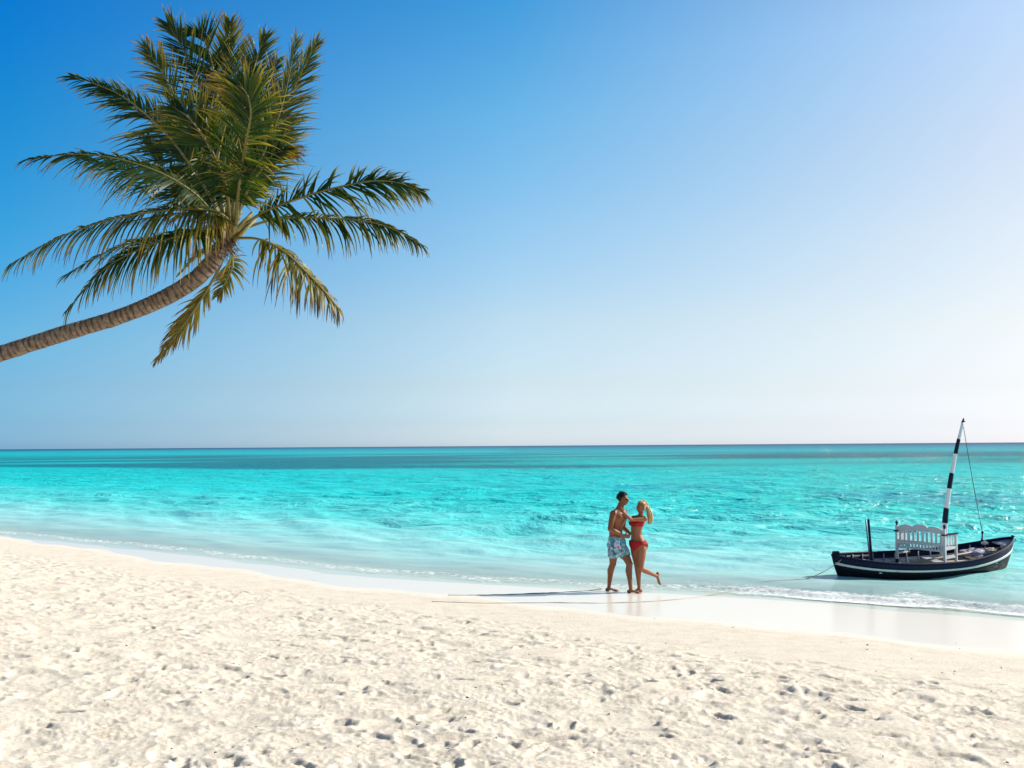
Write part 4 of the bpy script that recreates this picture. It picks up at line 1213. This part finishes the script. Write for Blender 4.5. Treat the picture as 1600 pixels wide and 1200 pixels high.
weR = M(986.5, 811, .24); wwR = M(977, 803, .24)
add_limb(bm, [wsR, wsR.lerp(weR, .5), weR], [.040, .036, .029]); add_limb(bm, [weR, weR.lerp(wwR, .35), wwR], [.031, .031, .021])
hand(bm, wwR, M(973, 797, .2) - wwR, V((0, -1, -.2)), 1, .92)
whR = M(997, 857, 0) + wR * .078; whL = M(998, 857, 0) - wR * .078
wkR = M(995.5, 884.5, .03); waR = V((wfoot.x, wfoot.y, zW + .080))
wkL = M(1001, 888, -.08); waL = M(1025.5, 900, .16)
leg(bm, whR, wkR, waR, .90, wF * .6); leg(bm, whL, wkL, waL, .88, V((0, 0, 0)))
foot_(bm, waR, V((-.9, -.35, 0)), zW - .004, .20)
# raised foot, toes pointing down
bmf = bmesh.new()
foot_(bmf, V((0, 0, .075)), V((1, 0, 0)), 0, .20)
dn = (M(1028.5, 917, .16) - M(1027, 900, .16)).normalized(); bk = (wkL - waL).normalized()
bk = (bk - dn * bk.dot(dn)).normalized(); sx_ = dn.cross(bk).normalized()
Rm = Matrix((dn, -sx_, bk)).transposed()
if Rm.determinant() < 0: Rm = Matrix((dn, sx_, bk)).transposed()
for v in bmf.verts: v.co = waL + Rm @ (v.co - V((0, 0, .075)))
tmp = bpy.data.meshes.new('tmp'); bmf.to_mesh(tmp); bmf.free(); bm.from_mesh(tmp); bpy.data.meshes.remove(tmp)
whc = M(1001.8, 792.3, 0)
add_limb(bm, [M(1000.5, 807, 0), M(1002, 799, 0)], [.047, .043])
wHF = V((-.86, -.50, -.02))
qw, Bw = head(bm, whc, wHF, k=.93)
bmesh.ops.translate(bm, verts=bm.verts, vec=-V(wom.location))
finish_body('body', bm, SKW, wom, .0058)
def qw_(r_, f_, u_): return WL(qw(r_, f_, u_))
for sd in (-1, 1):
    bm = bmesh.new(); add_blob(bm, qw_(sd * .028, .088, .004), (.011, .006, .006), Bw, 10); obj('eye', bm, EYE, wom, True)
bm = bmesh.new(); add_blob(bm, qw_(0, .099, -.048), (.018, .006, .008), Bw, 10); obj('lips', bm, simple('lips', (.42, .08, .07), .4), wom, True)
bm = bmesh.new()
hair_shell(bm, qw_, Bw, .083, .110, .106, lambda r_, f_, u_: 1 if (u_ > .42 + .42 * max(0, f_) or (f_ < -.02 and u_ > -.55 - .5 * f_)) and not (f_ > .70 and u_ < .66) else 0, 4.4, amp=.05)
hr_ = random.Random(4)
for k in range(90):
    d = V((hr_.gauss(0, 1), hr_.gauss(-.2, 1), abs(hr_.gauss(.3, .7)))).normalized()
    if d.y > .5 and d.z < .6: continue
    a_ = V((d.x * .080, d.y * .104 - .012, d.z * .100 + .026)); o_ = V((d.x * .9, -.8, -.2 + hr_.gauss(0, .3))).normalized()
    add_tube(bm, [qw_(*a_), qw_(*(a_ + d * .010 + o_ * .03)), qw_(*(a_ + d * .006 + o_ * .06))], [.004, .003, .001], 4)
hair = obj('hair', bm, HAIRB, wom, True)
bm = bmesh.new(); pr = random.Random(5)
root = WL(M(1008, 790, .03))
for k in range(90):
    a = pr.uniform(0, 6.28); rr = pr.uniform(0, 1) ** .5; ox, oy = math.cos(a) * rr, math.sin(a) * rr
    L0 = WL(M(1011.5 + ox * 2.2, 793 + oy * 1.5, .05 + oy * .03)); L1 = WL(M(1015 + ox * 4.2, 803, .05 + oy * .05)); L2 = WL(M(1016 + ox * 3.6, 813, .04 + oy * .05))
    L3 = WL(M(1014.5 + ox * 2.6 + pr.uniform(-1, 1), 817.5 + pr.uniform(-2.5, 2), .03 + oy * .03))
    c = [V(r_) for r_ in smooth_curve([tuple(root + V((ox * .012, oy * .012, 0))), tuple(L0), tuple(L1), tuple(L2), tuple(L3)], 11)]
    add_tube(bm, c, [.009, .010, .010, .010, .010, .009, .009, .008, .006, .005, .002], 5)
obj('ponytail', bm, HAIRB, wom, True)
bm = bmesh.new(); add_tube(bm, [root + V((math.cos(a) * .020, math.sin(a) * .012, math.sin(a) * .020)) for a in lv(0, 6.283, 12)], .006, 6, caps=False); obj('hair_tie', bm, simple('hair_tie', (.30, .32, .38), .6), wom, True)
RED = simple('red_swimwear', (.36, .002, .007), .8, .25, 20, .1)
bm = bmesh.new()
loft(bm, [(M(995.2, 822.2, 0), .131, .097), (M(995.8, 819.5, 0), .137, .100), (M(996.6, 816.5, 0), .139, .099), (M(997.1, 814.6, 0), .139, .097)], wF)
for sd in (-1, 1): add_blob(bm, M(995.8, 817.5, 0) + wF * .078 + wR * sd * .062, (.061, .061, .057))
bmesh.ops.translate(bm, verts=bm.verts, vec=-V(wom.location))
finish_body('bikini_top', bm, RED, wom, .006, 2)
bm = bmesh.new()
# briefs: the hip surface, cut up at the sides over the legs
rings = []
for i in range(15):
    t = i / 14; py = 844.5 + t * 16
    k_ = np.interp(-py, [-v for v in (861, 855, 849, 842, 835)][::1], [0, 1, 2, 3, 4])
    i0 = int(min(k_, 3)); f = k_ - i0
    a = TW[i0][1] * (1 - f) + TW[i0 + 1][1] * f; b_ = TW[i0][2] * (1 - f) + TW[i0 + 1][2] * f
    c = TW[i0][0].lerp(TW[i0 + 1][0], f)
    rings.append((c, max(a, .13 if t > .6 else 0) + .013, max(b_, .10 if t > .6 else 0) + .013))
rs = loft(bm, rings, wF, n=40, closed=False)
kill = []
for i, row in enumerate(rs):
    t = i / 14
    for k, v in enumerate(row):
        th = 2 * math.pi * k / 40; front = math.sin(th); sidev = abs(math.cos(th))
        lim = .36 + (.75 if front > 0 else .95) * (1 - sidev) ** .8
        if t > lim: kill.append(v)
        elif front < 0: v.co += -wF * .035 * max(0, -front) * min(1, t * 2.2)
bmesh.ops.delete(bm, geom=kill, context='VERTS')
bmesh.ops.translate(bm, verts=bm.verts, vec=-V(wom.location))
o = obj('bikini_bottom', bm, RED, wom, True); md = o.modifiers.new('thick', 'SOLIDIFY'); md.thickness = .016; md.offset = -1
md = o.modifiers.new('round', 'SUBSURF'); md.levels = 1; md.render_levels = 1

# ------------------------------------------------------------------ small bits on the sand
bm = bmesh.new(); rb = random.Random(12)
for i in range(170):
    px, py = rb.uniform(0, 1600), 0
    py = rb.uniform(900, 1190)
    h_ = hit(px, py)
    if h_.y > dry_y(h_.x) + 1.0: continue
    z_ = gz(h_.x, h_.y)
    if z_ < .03: continue
    s_ = rb.uniform(.004, .010) * (1.6 if rb.random() < .1 else 1)
    add_box(bm, (h_.x, h_.y, z_ + s_ * .3), (s_ * rb.uniform(1, 2.4), s_, s_ * .6), Matrix.Rotation(rb.uniform(0, 3), 3, 'Z') @ Matrix.Rotation(rb.uniform(-.5, .5), 3, 'X'))
tag(obj('beach_debris', bm, simple('dry_weed', (.16, .12, .08), .9, .4, 30), None), 'scattered dark bits of weed and shell on the pale sand', 'debris', kind='stuff')
